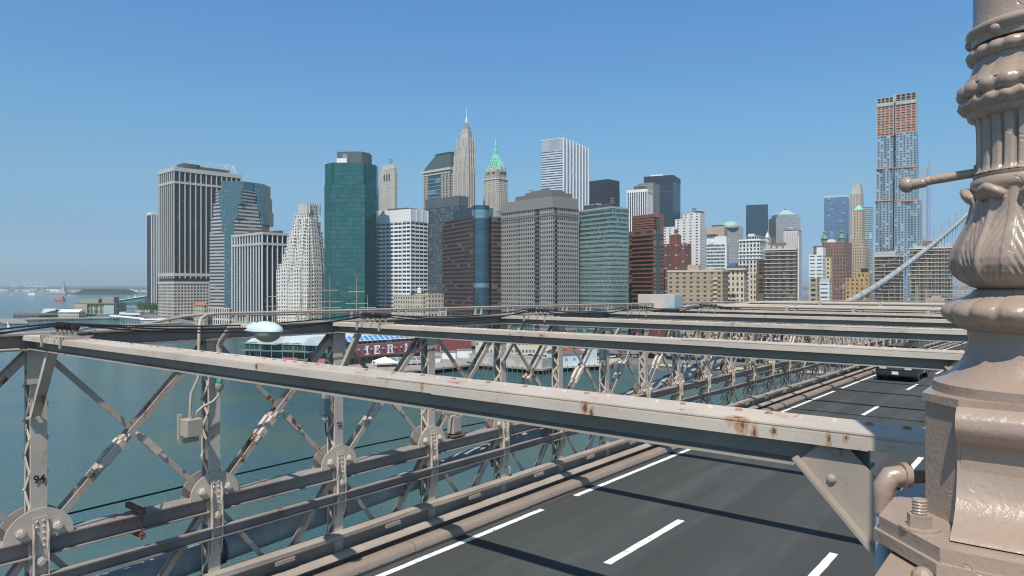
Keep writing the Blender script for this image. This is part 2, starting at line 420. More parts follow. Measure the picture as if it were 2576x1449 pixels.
def diagonal(mb, rising, lo, hi, d, turn=True, w=.085):
    a, b_ = Vector(lo), Vector(hi); a.y = b_.y = d
    m = a.lerp(b_, .30); m2 = a.lerp(b_, .40)
    mb.obar(a, m, w, .022, up=(0, 1, 0)); mb.obar(m2, b_, w, .022, up=(0, 1, 0))
def turn_mesh(lo, hi, ds):
    mb = MB(); a, b_ = Vector(lo), Vector(hi)
    for d in ds:
        a.y = b_.y = d
        mb.tube([a.lerp(b_, .245), a.lerp(b_, .29)], .036, 8); mb.tube([a.lerp(b_, .40), a.lerp(b_, .435)], [.036, .03], 8)
        mb.obar(a.lerp(b_, .285), a.lerp(b_, .405), .10, .075, up=(0, 1, 0))
        mb.dome(a.lerp(b_, .435), .03, 8, 2, up=(b_-a).normalized())
    return mb
def hexbolt(mb, t, z, d, r=.052):
    k = []
    for s_, rr, hh in ((0, r*1.18, .008), (.008, r, .045), (.053, r*.55, .02)):
        n = 6 if rr == r else 12
        mb.ext([(rr*math.cos(2*math.pi*i/n+.3), rr*math.sin(2*math.pi*i/n+.3)) for i in range(n)], (1, 0, 0), (0, 0, 1), 0, hh)
        for j in range(2*n): 
            v = mb.v[-2*n+j]; mb.v[-2*n+j] = (v[0]+t, v[1]+d-s_, v[2]+z)
def gusset_mesh(d, front):
    mb = MB(); prof = [(-.38, -3.088)]+[(.38*math.cos(a)*-1, -3.06+.34*math.sin(a)) for a in [math.pi*i/18 for i in range(19)]]+[(.38, -3.088)]
    mb.ext(prof, (1, 0, 0), (0, 0, 1), -(d+.014), -d) if False else None
    k = len(mb.v); n = len(prof)
    for dd in (d, d+.014):
        for a, z in prof: mb.v.append((a, dd, z))
    mb.face([k+i for i in range(n)][::-1]); mb.face([k+n+i for i in range(n)])
    for i in range(n): j = (i+1) % n; mb.face((k+i, k+j, k+n+j, k+n+i))
    return mb
def strap_mesh():
    mb = MB()
    mb.box(-.085, .085, 9.955, 9.969, -2.82, -3.95)
    for t, s in ((-.085, 1), (.085, -1)):
        prof = [(9.905, -3.0), (9.965, -2.86), (9.965, -3.93), (9.925, -3.86), (9.90, -3.6)]
        k = len(mb.v)
        for tt in (t, t+s*.012):
            for d, z in prof: mb.v.append((tt, d, z))
        mb.face([k+i for i in range(5)]); mb.face([k+5+i for i in range(5)][::-1])
        for i in range(5): j = (i+1) % 5; mb.face((k+i, k+j, k+5+j, k+5+i))
    for z in (-2.87, -2.94, -3.02, -3.1, -3.18, -3.56, -3.68, -3.8):
        for t in (-.04, .035):
            if z < -3.5 and t > 0 and z > -3.6: continue
            mb.dome((t, 9.956, z), .017, 6, 2, up=(0, -1, 0))
    hexbolt(mb, 0, -3.36, 9.955, .058)
    return mb
lo1, hi1 = (.2, 0, -2.93), (TP-.08, 0, -.80)        # rises away from the eye
lo2, hi2 = (TP-.2, 0, -2.93), (.08, 0, -.80)
lo3, hi3 = (.1, 0, -5.95), (TP-.15, 0, -3.36)
lo4, hi4 = (TP-.1, 0, -5.95), (.15, 0, -3.36)
P0 = {}
rusty2 = painted_steel('pale_chipped_turnbuckle', (.60, .52, .44), rust=.565, dirt=.2)
def panel(i):
    t = T0+i*TP; M = Matrix.Translation((t, 0, -drop(t)))
    def put(key, name, make, mats, parent=None, smooth=False):
        if key in P0: 
            o = P0[key].copy(); C.objects.link(o)
        else: o = P0[key] = make().build(name, mats, smooth=smooth)
        o.parent = parent or truss; o.matrix_local = M if parent is None else Matrix()
        return o
    p = put('post', 'post', post_mesh, steel)
    put('laca', 'lacing', lambda: lacing_mesh(-1), steel, p); put('lacb', 'lacing', lambda: lacing_mesh(1), steel, p)
    if i < 30: put('strap', 'splice_strap', strap_mesh, steel, p)
    def d1():
        mb = MB(); diagonal(mb, 1, lo1, hi1, 10.03); diagonal(mb, 1, lo1, hi1, 10.17); return mb
    def d2():
        mb = MB(); diagonal(mb, 1, lo2, hi2, 10.10, w=.075); return mb
    a = put('d1', 'diagonal', d1, rusty)
    if i < 24: put('t1', 'turnbuckle', lambda: turn_mesh(lo1, hi1, (10.03, 10.17)), rusty2, a, 40)
    a = put('d2', 'diagonal', d2, rusty)
    if i < 24: put('t2', 'turnbuckle', lambda: turn_mesh(lo2, hi2, (10.10,)), rusty2, a, 40)
    if i < 40:
        put('d3', 'lower_diagonal', lambda: MB().obar((lo3[0], 10.06, lo3[2]), (hi3[0], 10.06, hi3[2]), .075, .02, up=(0, 1, 0)).obar((lo3[0], 10.16, lo3[2]), (hi3[0], 10.16, hi3[2]), .075, .02, up=(0, 1, 0)), steel2)
        put('d4', 'lower_diagonal', lambda: MB().obar((lo4[0], 10.11, lo4[2]), (hi4[0], 10.11, hi4[2]), .075, .02, up=(0, 1, 0)), steel2)
    if i < 40:
        g0 = put('g0', 'gusset_plate', lambda: gusset_mesh(9.9835, 1), steel)
        if i < 20:
            for s in (-.2, .2):
                def bolts(s=s):
                    mb = MB(); hexbolt(mb, s, -2.98, 9.984); return mb
                put('hb%g' % s, 'hex_bolt', bolts, steel, g0)
        put('g1', 'gusset_plate', lambda: gusset_mesh(10.235, 0), steel2)
    return p
posts = {i: panel(i) for i in range(-4, 46)}
def text(s, size, M, mat, parent=None, ext=.0015, offset=.0, name='number'):
    cu = bpy.data.curves.new(name, 'FONT'); cu.body = s; cu.size = size; cu.extrude = ext; cu.offset = offset
    cu.align_x = 'CENTER'; cu.align_y = 'CENTER'; cu.materials.append(mat)
    o = bpy.data.objects.new(name, cu); C.objects.link(o)
    bpy.context.view_layer.update()
    me = bpy.data.meshes.new_from_object(o.evaluated_get(bpy.context.evaluated_depsgraph_get())); bpy.data.objects.remove(o)
    o = bpy.data.objects.new(name, me); C.objects.link(o)
    if parent: o.parent = parent
    o.matrix_local = M; return o
RX = Matrix.Rotation(R(90), 4, 'X')
for i, s in ((0, '94'), (2, '92'), (4, '90')):
    text(s, .13 if i == 0 else .11, Matrix.Translation((.0, 9.987, -2.36)) @ RX, numb, posts[i], .002, .003)
bracem = painted_steel('brace_paint', (.41, .35, .295), rust=.68)  # colour darkened to stand in for shade on the inner knee brace
rivm = simple('rusty_rivet', (.30, .16, .09), .8, var=.4, vs=20)
# --- overhead cross beams
def beam(t0):
    r = empty('cross_beam'); bplace(r, t0, .42, -.57)
    y1 = 9.5                       # local y runs to the truss
    mb = MB(); mb.box(-.15, .15, 0, y1, -.012, -.058); mb.box(-.145, .145, 0, y1-.02, 0, -.011)
    y = .1
    while y < y1-1.0:
        mb.m = 1 if rnd.random() < .45 else 0; mb.dome((.07, y, .005 if y < 3.1 else 0), .0165 if y > 1 else .019, 8, 3, sq=.6); y += .14
    mb.m = 0; mb.box(-.148, .148, .003, 3.1, -.002, .005); mb.box(-.1535, -.1495, .2, 2.6, -.010, -.062)
    mb.build('top_flange', [steel, rivm], r)
    MB().box(-.012, .012, .225, y1, -.0585, -.158).build('web', web_shade, r)
    mb = MB(); mb.box(-.1, .1, .225, y1, -.158, -.172); mb.build('bottom_flange', web_shade, r)
    mb = MB(); P_, Q_ = Vector((-.112, .40, -.075)), Vector((-.112, -.02, -.525)); dn = (Q_-P_).normalized(); up = Vector((0, -.72, .69))
    mb.obar(P_+dn*.0, Q_+dn*.35, .19, .012, up=(1, 0, 0))
    for s in (-1,): mb.obar(P_-dn*.02+Vector((-.03 if s < 0 else .05, 0, 0))+up*s*.095, Q_+dn*.35+Vector((-.05 if s < 0 else .05, 0, 0))+up*s*.095, .06, .012, up=up)
    for s in (-.045, .05): mb.dome(P_+dn*(.13 if s < 0 else .06)+up*s+Vector((-.007, 0, 0)), .021, 10, 3, up=(-1, 0, 0), sq=.7)
    mb.build('knee_brace', bracem, r)
    mb = MB(); a, b_ = Vector((-.0, 9.0, -.17)), Vector((0, 9.55, -1.0))
    mb.obar(a, b_, .10, .012, up=(0, .84, .56)); mb.obar(a+Vector((-.05, 0, 0)), b_+Vector((-.05, 0, 0)), .010, .06, up=(0, .84, .56)); mb.obar(a+Vector((.05, 0, 0)), b_+Vector((.05, 0, 0)), .010, .06, up=(0, .84, .56))
    mb.box(-.09, .0, 9.53, 9.57, -1.0, -1.03)
    mb.build('knee_brace', steel, r)
    return r
ORD = ['first', 'second', 'third', 'fourth', 'fifth', 'sixth', 'seventh', 'eighth', 'ninth', 'tenth', 'eleventh', 'twelfth']
b0 = beam(T0-.05); freeze(b0)
tag(b0, 'massive riveted cross beam crossing the whole foreground above the road, ending beside the lamp pedestal', 'cross beam', 'cross beams over the roadway')
GB = 'cross beams over the roadway'
for k in range(1, 23):
    o = copy_tree(b0); bplace(o, T0-.05+2*TP*k, .42, -.57)
    tag(o, {1: 'second riveted cross beam from the lamp pedestal, passing right above the black car'}.get(k, '%s cross beam over the road counting from the foreground one' % ORD[k] if k < 12 else 'far cross beam beyond the eleventh, merged with its neighbours near the vanishing point'), 'cross beam', GB if k < 12 else 'far cross beams near the vanishing point')
b0.name = 'cross_beam'
# --- inner chord under the lamp post
mb = longbar(MB(), rect(-.12, .334, .625, .78), -3, T1, TP); q = -3
while q < 6:
    for dd in (.25, -.04): mb.dome((q, dd, -.625-drop(q)), .024, 8, 3)
    q += .17
btop('walkway_chord', mb, painted_steel('tan_chord_paint', (.36, .27, .205), rust=.64), 'broad riveted steel chord under the foot of the ornate lamp post', 'girder')
# --- handrail pipes along the top chord
hr = empty('pipe_railing'); hr.matrix_world = BM; tag(hr, 'long pipe rail on short posts along the top of the truss', 'railing')
def bp(t, d, h): return (t, d, -h-drop(t))
mb = MB(); pts = [bp(3.9, 9.98, .56), bp(4.25, 10.0, .545), bp(4.55, 10.1, .50), bp(5.2, 10.25, .41), bp(5.6, 10.3, .385)]+[bp(6+i*4, 10.3, .383) for i in range(24)]
mb.tube(pts, .021, 8); mb.tube([bp(6+i*4, 10.34, .43) for i in range(24)], .016, 6); mb.build('pipe', pipem, hr, smooth=60)
t = 6.05
while t < 60:
    mb = MB()
    for q in (t, t+.2): mb.box(q-.022, q+.022, 10.285, 10.31, -.555-drop(q), -.395-drop(q))
    mb.box(t-.022, t+.222, 10.29, 10.305, -.54-drop(t), -.555-drop(t)); mb.build('bracket', steel, hr); t += TP/2
mb = MB(); mb.tube([bp(5.6, 10.1, .385), bp(5.42, 10.02, .39), bp(5.28, 9.92, .44), bp(5.23, 9.87, .58), bp(5.22, 9.87, 1.2)], .024, 8)
mb.tube([bp(5.22, 9.87, 1.18), bp(5.22, 9.87, 1.28), bp(5.11, 9.87, 1.5), bp(5.09, 9.87, 1.85)], .02, 8)
o = btop('conduit', mb, pipem, 'curved beige conduit dropping from the railing to the grey switch box', 'conduit', smooth=60)
mb = MB(); mb.tube([bp(-6, 9.86, .76), bp(3.0, 9.86, .735)], .016, 8); mb.tube([bp(3.3, 9.3, .545), bp(3.55, 9.75, .535), bp(3.8, 9.92, .50), bp(5.0, 9.99, .49)], .014, 8)
btop('conduit', mb, pipem, 'thin conduit clipped along the face of the top chord left of post 94', 'conduit', smooth=60)
# --- switch box
r = empty('switch_box'); bplace(r, 5.10, 9.86, -2.10); tag(r, 'beige metal switch box hung beside the second truss post', 'electrical box')
MB().box(-.10, .13, -.10, .13, 0, .24).build('box', pipem, r, bevel=.006)
mb = MB(); mb.box(-.12, -.07, .1, .16, -.12, .30); mb.box(.06, .1, .1, .16, -.12, .3); mb.box(-.12, .18, .11, .15, -.12, -.06); mb.build('bracket', steel2, r)
mb = MB(); mb.tube([(0, 0, .24), (0, 0, .27)], .028, 8); mb.tube([(.08, .04, .24), (.10, .04, .31), (.20, .04, .38), (.36, .04, .44), (.44, .03, .52), (.45, .03, .60)], .02, 8); mb.build('conduit', pipem, r, smooth=50)
# --- street light on the second post
r = empty('street_light'); bplace(r, 5.55, 8.73, -.575); tag(r, 'white cobra street light with amber glass bowl reaching over the road', 'street light')
glassy = simple('amber_lamp_glass', (.34, .32, .24), .25, spec=.5); whitep = simple('white_enamel', (.56, .64, .67), .4, var=.06, vs=8)
def ell(mb, a, b_, cc, z0, z1, n=20, m=8, flat=1.0):
    base = len(mb.v)
    for j in range(m+1):
        ph = z0+(z1-z0)*j/m
        for i in range(n):
            th = 2*math.pi*i/n; x = a*math.cos(ph)*math.cos(th); y = b_*math.cos(ph)*math.sin(th)
            y += .0
            mb.v.append((x, y, cc*math.sin(ph)))
    for j in range(m):
        for i in range(n):
            k, l = base+j*n+i, base+j*n+(i+1) % n; mb.face((k, l, l+n, k+n))
    mb.face([base+i for i in range(n)][::-1]); mb.face([base+m*n+i for i in range(n)])
mb = MB(); ell(mb, .20, .36, .13, -.02, math.pi/2-.02); mb.build('head', whitep, r, smooth=50)
mb = MB(); ell(mb, .175, .24, .16, -math.pi/2+.02, .0)
for i in range(len(mb.v)): v = mb.v[i]; mb.v[i] = (v[0], v[1]-.09, v[2]+.0)
mb.build('glass_bowl', glassy, r, smooth=60)
MB().box(-.10, .10, .02, .032, .09, .136).build('clip', simple('dark_band', (.15, .16, .18), .5), r)
MB().tube([(0, .28, .03), (0, .62, .035), (0, .80, .03), (0, .86, .0), (0, 1.12, -.20), (0, 1.17, -.27), (0, 1.17, -.36)], [.055, .055, .05, .045, .04, .04, .04], 10).build('arm', pipem, r, smooth=50)
mb = MB(); mb.tube([(-.0, 1.16, -.32), (0, 1.16, -.85)], .042, 10); mb.tube([(0, 1.16, -.83), (0, 1.16, -.90), (0, 1.16, -.95)], [.06, .06, .02], 10); mb.build('riser', pipem, r, smooth=50)
grn = simple('green_tape', (.03, .32, .25), .4)
for z in (-.40, -.72):
    o = MB().lathe([(.045, 0), (.045, .1)], 10, (0, 1.16)).build('green_label', grn, r); o.location = (0, 0, z-.1)
    text('E', .08, Matrix.Translation((-.02, 1.112, z-.05)) @ RX @ Matrix.Rotation(R(-10), 4, 'Y'), whitep, r, .002, .002, 'label_letter')
# --- insulator racks and black cables on the beams
ins = simple('brown_porcelain', (.035, .018, .016), .2, spec=.7, var=.3)
def rack():
    r = empty('insulator_rack')
    mb = MB(); mb.box(-.13, .13, -.32, .30, 0, .022); 
    for y in (-.26, -.13, 0, .13, .26): mb.box(-.012, .012, y-.006, y+.006, .02, .10)
    mb.box(-.17, .17, -.30, -.27, .022, .034); mb.box(-.17, .17, .25, .28, .022, .034); mb.dome((.02, -.5, 0), .02, 6, 2)
    for y in (-.28, .265): mb.box(-.172, -.155, y-.015, y+.015, -.10, .03)
    mb.build('bracket', pipem, r)
    for y in (-.24, -.12, 0, .12, .24):
        pr = [(.0, -.035), (.04, -.03), (.045, -.018), (.028, -.008), (.028, .008), (.045, .018), (.04, .03), (.0, .035)]
        MB().lathe(pr, 12, axis='y', o=(-.0, y, .135)).build('spool', ins, r, smooth=50)
    return r
r0 = rack(); freeze(r0); bplace(r0, T0-.05, 9.0, -.57)
GR = 'insulator racks on the cross beams'
tag(r0, 'rack of brown spool insulators on the left end of the foreground cross beam', 'insulator rack', GR)
for k in range(1, 9):
    o = copy_tree(r0); bplace(o, T0-.05+2*TP*k, 9.0, -.57)
    tag(o, 'rack of brown insulators on top of the %s cross beam' % ORD[k], 'insulator rack', GR)
def cablepath(off, sag, t0=-2.5, t1=40):
    pts = []; k = -1
    while T0-.05+2*TP*k < t1:
        ta, tb = T0-.05+2*TP*k, T0-.05+2*TP*(k+1)
        for j in range(8):
            f = j/8; t = ta+(tb-ta)*f; pts.append((t, 9.0+off, -.405-drop(t)-sag*4*f*(1-f)))
        k += 1
    return pts
for off, sag, l in ((-.12, .14, 'black overhead cable sagging over the insulators nearest the road'), (.12, .20, 'black overhead cable sagging over the middle insulators'), (.24, .11, 'black overhead cable on the insulators nearest the truss')):
    btop('overhead_cable', MB().tube(cablepath(off, sag), .011, 6), black, l, 'cable', 'black cables strung over the insulators', smooth=60)
mb = MB(); pts = [bp(3.3+1.0*i, 10.6, 3.05-.35*math.sin(i*.35)*.15) for i in range(30)]
btop('messenger_cable', MB().tube(pts, .014, 6), black, 'thin dark cable strung behind the truss over the water', 'cable', smooth=60)
# --- main suspension cable
KN = [(-12, -4.62), (-4, -4.45), (0, -4.35), (7, -4.1), (14, -3.73), (23, -3.08), (32, -2.35), (41, -1.48), (50.6, -.46), (59, .76), (68.3, 2.25), (83, 4.7), (98.9, 7.5), (115, 10.6), (135, 14.8), (190, 28.5)]
def ch(t):
    for (a, x), (b_, y) in zip(KN, KN[1:]):
        if t <= b_: return x+(y-x)*(t-a)/(b_-a)
    return KN[-1][1]
def chs(t): return (ch(t-4)+ch(t-2)+ch(t)+ch(t+2)+ch(t+4))/5
mc = empty('suspension_cable'); mc.matrix_world = BM; tag(mc, 'thick grey main cable climbing away behind the truss with clamps and hangers', 'cable')
cab = painted_steel('cable_wrap_paint', (.40, .42, .42), rust=.7, rough=.75, dirt=.35, fine=8, spec=.2); 
MB().tube([(t, 10.50, chs(t)) for t in range(-10, 187, 3)], .205, 16).build('wrapped_cable', cab, mc, smooth=60)
band = simple('dark_cable_band', (.10, .105, .11), .5, var=.3, vs=6)
for i in range(-3, 50):
    t = T0+i*TP*1.0+.25; z = chs(t)
    if i % 1 == 0:
        a, b_ = Vector((t-.13, 10.5, chs(t-.13))), Vector((t+.13, 10.5, chs(t+.13)))
        mb = MB(); mb.tube([a, b_], .215, 14); mb.tube([a, a.lerp(b_, .15)], .235, 14); mb.tube([a.lerp(b_, .85), b_], .235, 14)
        for x in (.25, .75): mb.dome(a.lerp(b_, x)+Vector((0, -.1, .19)), .03, 6, 2); mb.dome(a.lerp(b_, x)+Vector((0, .1, .19)), .03, 6, 2)
        mb.box(t-.05, t+.05, 10.45, 10.55, z-.38, z-.2)
        mb.build('cable_band', band if t < 30 else cab, mc)
        if z > -2.6: MB().tube([(t, 10.5, z-.3), (t, 10.45, -3.1-drop(t))], .022, 6).build('hanger_rope', steel2, mc)
mb = MB(); mb.tube([(t, 10.75, chs(t)+1.0) for t in range(44, 185, 3)], .012, 5)
for t in range(46, 184, 6): mb.tube([(t, 10.7, chs(t)+.2), (t, 10.75, chs(t)+1.05)], .02, 5); mb.box(t-.08, t+.08, 10.68, 10.78, chs(t)+.85, chs(t)+1.1)
btop('cable_handline', mb, pipem, 'thin hand line on stanchions above the main cable', 'hand line')
# --- big junction box, crossing pipes, far platform with railing
r = empty('junction_box'); bplace(r, 20.6, 9.9, -.56); tag(r, 'large pinkish junction box with a grey end standing on the top chord', 'junction box')
MB().box(-.32, .30, .0, .95, 0, .46).build('box', simple('pink_grey_paint', (.52, .44, .40), .6), r, bevel=.01)
mb = MB(); mb.box(-.325, .305, -.32, -.004, 0, .455); mb.dome((-.33, -.2, .1), .02, 6, 2, up=(-1, 0, 0)); mb.build('end_panel', simple('blue_grey_paint', (.42, .47, .48), .5), r, bevel=.01)
for k, (t, h, rr, l) in enumerate(((24.5, .47, .055, 'upper of two white pipes crossing above the far beams'), (23.6, .50, .05, 'lower of two white pipes crossing above the far beams'), (27.5, .40, .075, 'thick beige pipe crossing at the top of the far beams'))):
    mb = MB(); pts = [bp(t-2.2, 9.9, .52), bp(t-1.2, 9.6, .46), bp(t-.3, 9.2, h), bp(t, 8.4, h), bp(t, .3, h)]
    mb.tube(pts, rr, 10)
    for y in (7.2, 5.2, 3.2, 1.6): mb.box(t-.08, t+.08, y-.05, y+.05, -h-drop(t)-rr-.09, -h-drop(t)+rr*.6)
    btop('crossing_pipe', mb, pipem, l, 'pipe', 'pipes crossing over the roadway', smooth=50)
r = empty('work_platform'); r.matrix_world = BM; tag(r, 'flat pinkish platform laid over the far cross beams with a pipe railing', 'platform')
longbar(MB(), rect(1.5, 10.2, .53, .57), 61, 65).build('deck_plate', simple('dusty_deck', (.42, .36, .34), .8, var=.2, vs=.8), r)
def rail(pts, name='railing'):
    mb = MB()
    for h in (1.05, .62, .2): mb.tube([(t, d, -.56-drop(t)+h) for t, d in pts], .022, 6)
    for a, b_ in zip(pts, pts[1:]):
        n = max(1, round(math.dist(a, b_)/2.2))
        for i in range(n+1):
            f = i/n; t, d = a[0]+(b_[0]-a[0])*f, a[1]+(b_[1]-a[1])*f
            mb.box(t-.03, t+.03, d-.03, d+.03, -.57-drop(t), -.56-drop(t)+1.05)
    return mb.build(name, pipem, r)
rail([(46.6, 6.9), (46.6, .7)]); rail([(65, 9.0), (65, 1.6)])
mb = MB()
for t, d, sx in ((48.5, 6.2, .9), (48.6, 3.4, .6), (48.4, 1.6, .5)): mb.box(t-.3, t+.3, d-sx/2, d+sx/2, -.55-drop(t), -.2-drop(t)); mb.box(t-.15, t+.15, d-sx/4, d+sx/4, -.2-drop(t), -.05-drop(t))
mb.build('equipment_boxes', pipem, r)
# --- meter cabinet and small fittings on the middle chord
def fit(name, t, d, z, label, cat, fn):
    r = empty(name); bplace(r, t, d, z); tag(r, label, cat); fn(r); return r
def cab_(r):
    MB().box(-.13, .13, -.09, .09, .06, .42).build('cabinet', steel2, r, bevel=.008)
    MB().box(-.10, .10, -.1, -.092, .10, .38).build('door', pipem, r)
    mb = MB(); mb.box(-.18, .18, -.14, .16, 0, .03); mb.box(-.08, .08, -.05, .05, .03, .06); mb.build('rusty_base', rustm, r)
fit('meter_cabinet', T0+3.35*TP, 10.12, -3.06, 'small steel cabinet on a rusty base standing on the middle chord', 'cabinet', cab_)
def sig(c_):
    def f(r):
        MB().box(-.07, .07, -.06, .08, -.30, .0).build('housing', simple('blue_grey_housing', (.07, .12, .15), .4), r, bevel=.015)
        mb = MB(); mb.box(-.04, .04, -.04, .04, 0, .1); mb.box(.05, .14, -.02, .04, -.1, .12); mb.build('bracket', steel2, r)
        MB().lathe([(.04, -.42), (.055, -.38), (.05, -.30)], 10).build('lens', simple('grey_lens', (.25, .27, .27), .2), r)
        MB().tube([(0, 0, -.4), (.05, .05, -.6), (.15, .15, -.7)], .012, 6).build('cord', black, r)
    return f
fit('navigation_light', T0+1.88*TP, 10.02, -1.86, 'blue grey navigation light clamped left of the post numbered 92', 'navigation light', sig(0))
fit('navigation_light', T0+5.85*TP, 9.95, -1.55, 'dark navigation light with hanging cord left of a farther truss post', 'navigation light', sig(1))
def clampf(r):
    mb = MB(); mb.obar((0, .34, .04), (.0, -.16, .03), .06, .07); mb.obar((0, .34, -.30), (0, -.14, -.30), .06, .06); mb.tube([(0, -.10, .08), (0, -.10, -.36)], .014, 6); mb.build('clamp', rustm, r)
fit('timber_clamp', T0+.53*TP, 10.05, -3.07, 'rusty brown clamp bolted round the middle chord right of post 94', 'clamp', clampf)
def valve(r):
    mb = MB(); mb.tube([(0, .5, .0), (0, .2, 0), (0, 0, 0)], .035, 8); mb.tube([(0, .12, 0), (0, -.04, 0)], .06, 8); mb.tube([(0, .03, 0), (0, .03, .13)], .012, 6); mb.lathe([(.055, .125), (.06, .132), (.055, .14)], 10, (0, .03)); mb.tube([(0, -.04, 0), (.0, -.06, -.02), (0, -.06, -.14)], .03, 8)
    mb.build('valve', simple('galvanised', (.4, .42, .42), .4, .6), r, smooth=40)
fit('hose_valve', T0+4.05*TP, 9.98, -3.98, 'small galvanised valve with hand wheel beside the main cable', 'valve', valve)
# ---------------------------------------------------------------- ornate lamp post (world-aligned position, turned with the deck)
cast, N, L = new_mat('thick_tan_gloss_paint'); b = N['Principled BSDF']
g = N.new('ShaderNodeNewGeometry').outputs['Position']
n1 = noise(N, L, g, 4, 4, .6); n2 = noise(N, L, g, 22, 3, .55); n3 = noise(N, L, g, 75, 3, .6)
c = mixc(N, L, ramp(N, L, n1, .3, .7), (.325, .24, .185), (.375, .285, .225))
c = mixc(N, L, ramp(N, L, n3, .62, .75, 0, .35), c, (.17, .11, .075))
wn = noise(N, L, g, 9.5, 2, .5)
sp_ = N.new('ShaderNodeSeparateXYZ'); L.new(g, sp_.inputs[0])
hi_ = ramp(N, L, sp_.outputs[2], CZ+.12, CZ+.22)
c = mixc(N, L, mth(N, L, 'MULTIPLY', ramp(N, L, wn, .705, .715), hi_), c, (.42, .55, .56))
L.new(c, b.inputs['Base Color']); b.inputs['Specular IOR Level'].default_value = .55
L.new(ramp(N, L, n2, .3, .7, .24, .38), b.inputs['Roughness'])
cr = N.new('ShaderNodeTexVoronoi'); cr.feature = 'DISTANCE_TO_EDGE'; cr.inputs['Scale'].default_value = 7
dst = N.new('ShaderNodeVectorMath'); dst.operation = 'ADD'; L.new(g, dst.inputs[0])
nc = N.new('ShaderNodeTexNoise'); nc.inputs['Scale'].default_value = 9; L.new(g, nc.inputs['Vector'])
sc2 = N.new('ShaderNodeVectorMath'); sc2.operation = 'SCALE'; sc2.inputs['Scale'].default_value = .18; L.new(nc.outputs['Color'], sc2.inputs[0]); L.new(sc2.outputs[0], dst.inputs[1])
L.new(dst.outputs[0], cr.inputs['Vector'])
crk = mth(N, L, 'MULTIPLY', ramp(N, L, cr.outputs['Distance'], 0, .012, -1, 0), ramp(N, L, n1, .5, .62))
hh = mth(N, L, 'ADD', mth(N, L, 'MULTIPLY', n2, .7), mth(N, L, 'ADD', mth(N, L, 'MULTIPLY', n3, .5), mth(N, L, 'MULTIPLY', crk, .5)))
bump(N, L, hh, .6, .0045, b)
LX, LY = 1.29, 1.75
lamp = empty('lamp_post', (LX, LY, CZ-.56), BR); tag(lamp, 'tall ornate cast iron lamp post with thick glossy tan paint at the right edge', 'lamp post')
Z = lambda y: (722-y)*.001022+.56             # sighted height above the foot
def lprof(rows): return [(r, Z(y)) for r, y in rows]
cos, sin, pi = math.cos, math.sin, math.pi
# shaft above the rings
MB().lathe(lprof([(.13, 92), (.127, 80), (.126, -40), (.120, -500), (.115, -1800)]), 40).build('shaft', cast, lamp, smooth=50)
mb = MB().lathe(lprof([(.129, 130), (.131, 122), (.131, 112), (.138, 108), (.143, 100), (.141, 91), (.134, 86), (.127, 84)][::1]), 48)
for k in range(6):
    a = k*pi/3+R(200)-BR; mb.dome((.129*cos(a), .129*sin(a), Z(97+14)), .016, 8, 3, up=(cos(a), sin(a), 0))
mb.build('ring', cast, lamp, smooth=60)
def lobes(n, amp, ph=0): return lambda r, z, t: r*(1+amp*(abs(cos(n*t/2+ph))-.6))
MB().lathe(lprof([(.122, 170), (.132, 166), (.139, 158), (.140, 148), (.135, 140), (.126, 136)]), 144, fn=lobes(22, .05)).build('beaded_ring', cast, lamp, smooth=70)
MB().lathe(lprof([(.150, 228), (.142, 215), (.131, 198), (.125, 180), (.124, 168)]), 144, fn=lambda r, z, t: r*(1+.025*abs(cos(8*t)))).build('fluted_neck', cast, lamp, smooth=70)
MB().lathe(lprof([(.13, 268), (.147, 262), (.157, 250), (.160, 240), (.157, 230), (.148, 222), (.13, 218)]), 144, fn=lobes(20, .08)).build('lobed_ring', cast, lamp, smooth=70)
MB().lathe(lprof([(.12, 312), (.137, 306), (.140, 298), (.139, 290), (.150, 286), (.156, 276), (.155, 268), (.146, 258)]), 160, fn=lambda r, z, t: r*(1+.035*max(0, sin(26*t+z*90)) if z > Z(292) else 1)).build('rope_ring', cast, lamp, smooth=70)
def flute(r, z, t):
    f = abs(sin(12*t)); return r*(1-.09*max(0, 1-((f)/.55)**2)) if f < .55 else r
MB().lathe(lprof([(.128, 445), (.122, 436), (.120, 425), (.119, 380), (.120, 330), (.122, 318), (.124, 306)]), 216, fn=lambda r, z, t: flute(r, z, t) if Z(440) < z < Z(315) else r).build('fluted_shaft', cast, lamp, smooth=70)
MB().lathe(lprof([(.120, 492), (.129, 486), (.133, 474), (.132, 462), (.126, 456), (.128, 448), (.120, 442)]), 40).build('collar', cast, lamp, smooth=50)
# bulb with acanthus leaves
NL = 8
def bulbR(r, z, t):
    f = (t*NL/(2*pi)+.35) % 1; u = abs(f-.5)*2              # 0 on a leaf spine, 1 between leaves
    hgt = (z-Z(725))/(Z(485)-Z(725)); e = math.exp(-(u/.16)**2)*.085+math.exp(-((1-u)/.10)**2)*.05
    rib = .034*abs(sin(pi*7*(hgt*1.15-.62*u)))*max(0, 1-hgt*.75)*(1 if .16 < u < .88 else .15)
    edge = math.exp(-((u-.88)/.06)**2)*.03
    return r*(1+(e*.9+rib*1.2+edge)*min(1, hgt*8)*(1-.3*hgt))
rows = [(.115, 727), (.132, 720), (.148, 706), (.160, 690), (.1665, 670), (.167, 652), (.163, 632), (.155, 610), (.145, 588), (.136, 566), (.130, 545), (.126, 522), (.124, 500), (.124, 486)]
pr = []
for (r1, y1), (r2, y2) in zip(rows, rows[1:]):
    for j in range(4): f = j/4; pr.append((r1+(r2-r1)*f, y1+(y2-y1)*f))
pr.append(rows[-1])
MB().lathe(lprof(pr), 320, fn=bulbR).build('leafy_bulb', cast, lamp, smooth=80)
mb = MB()
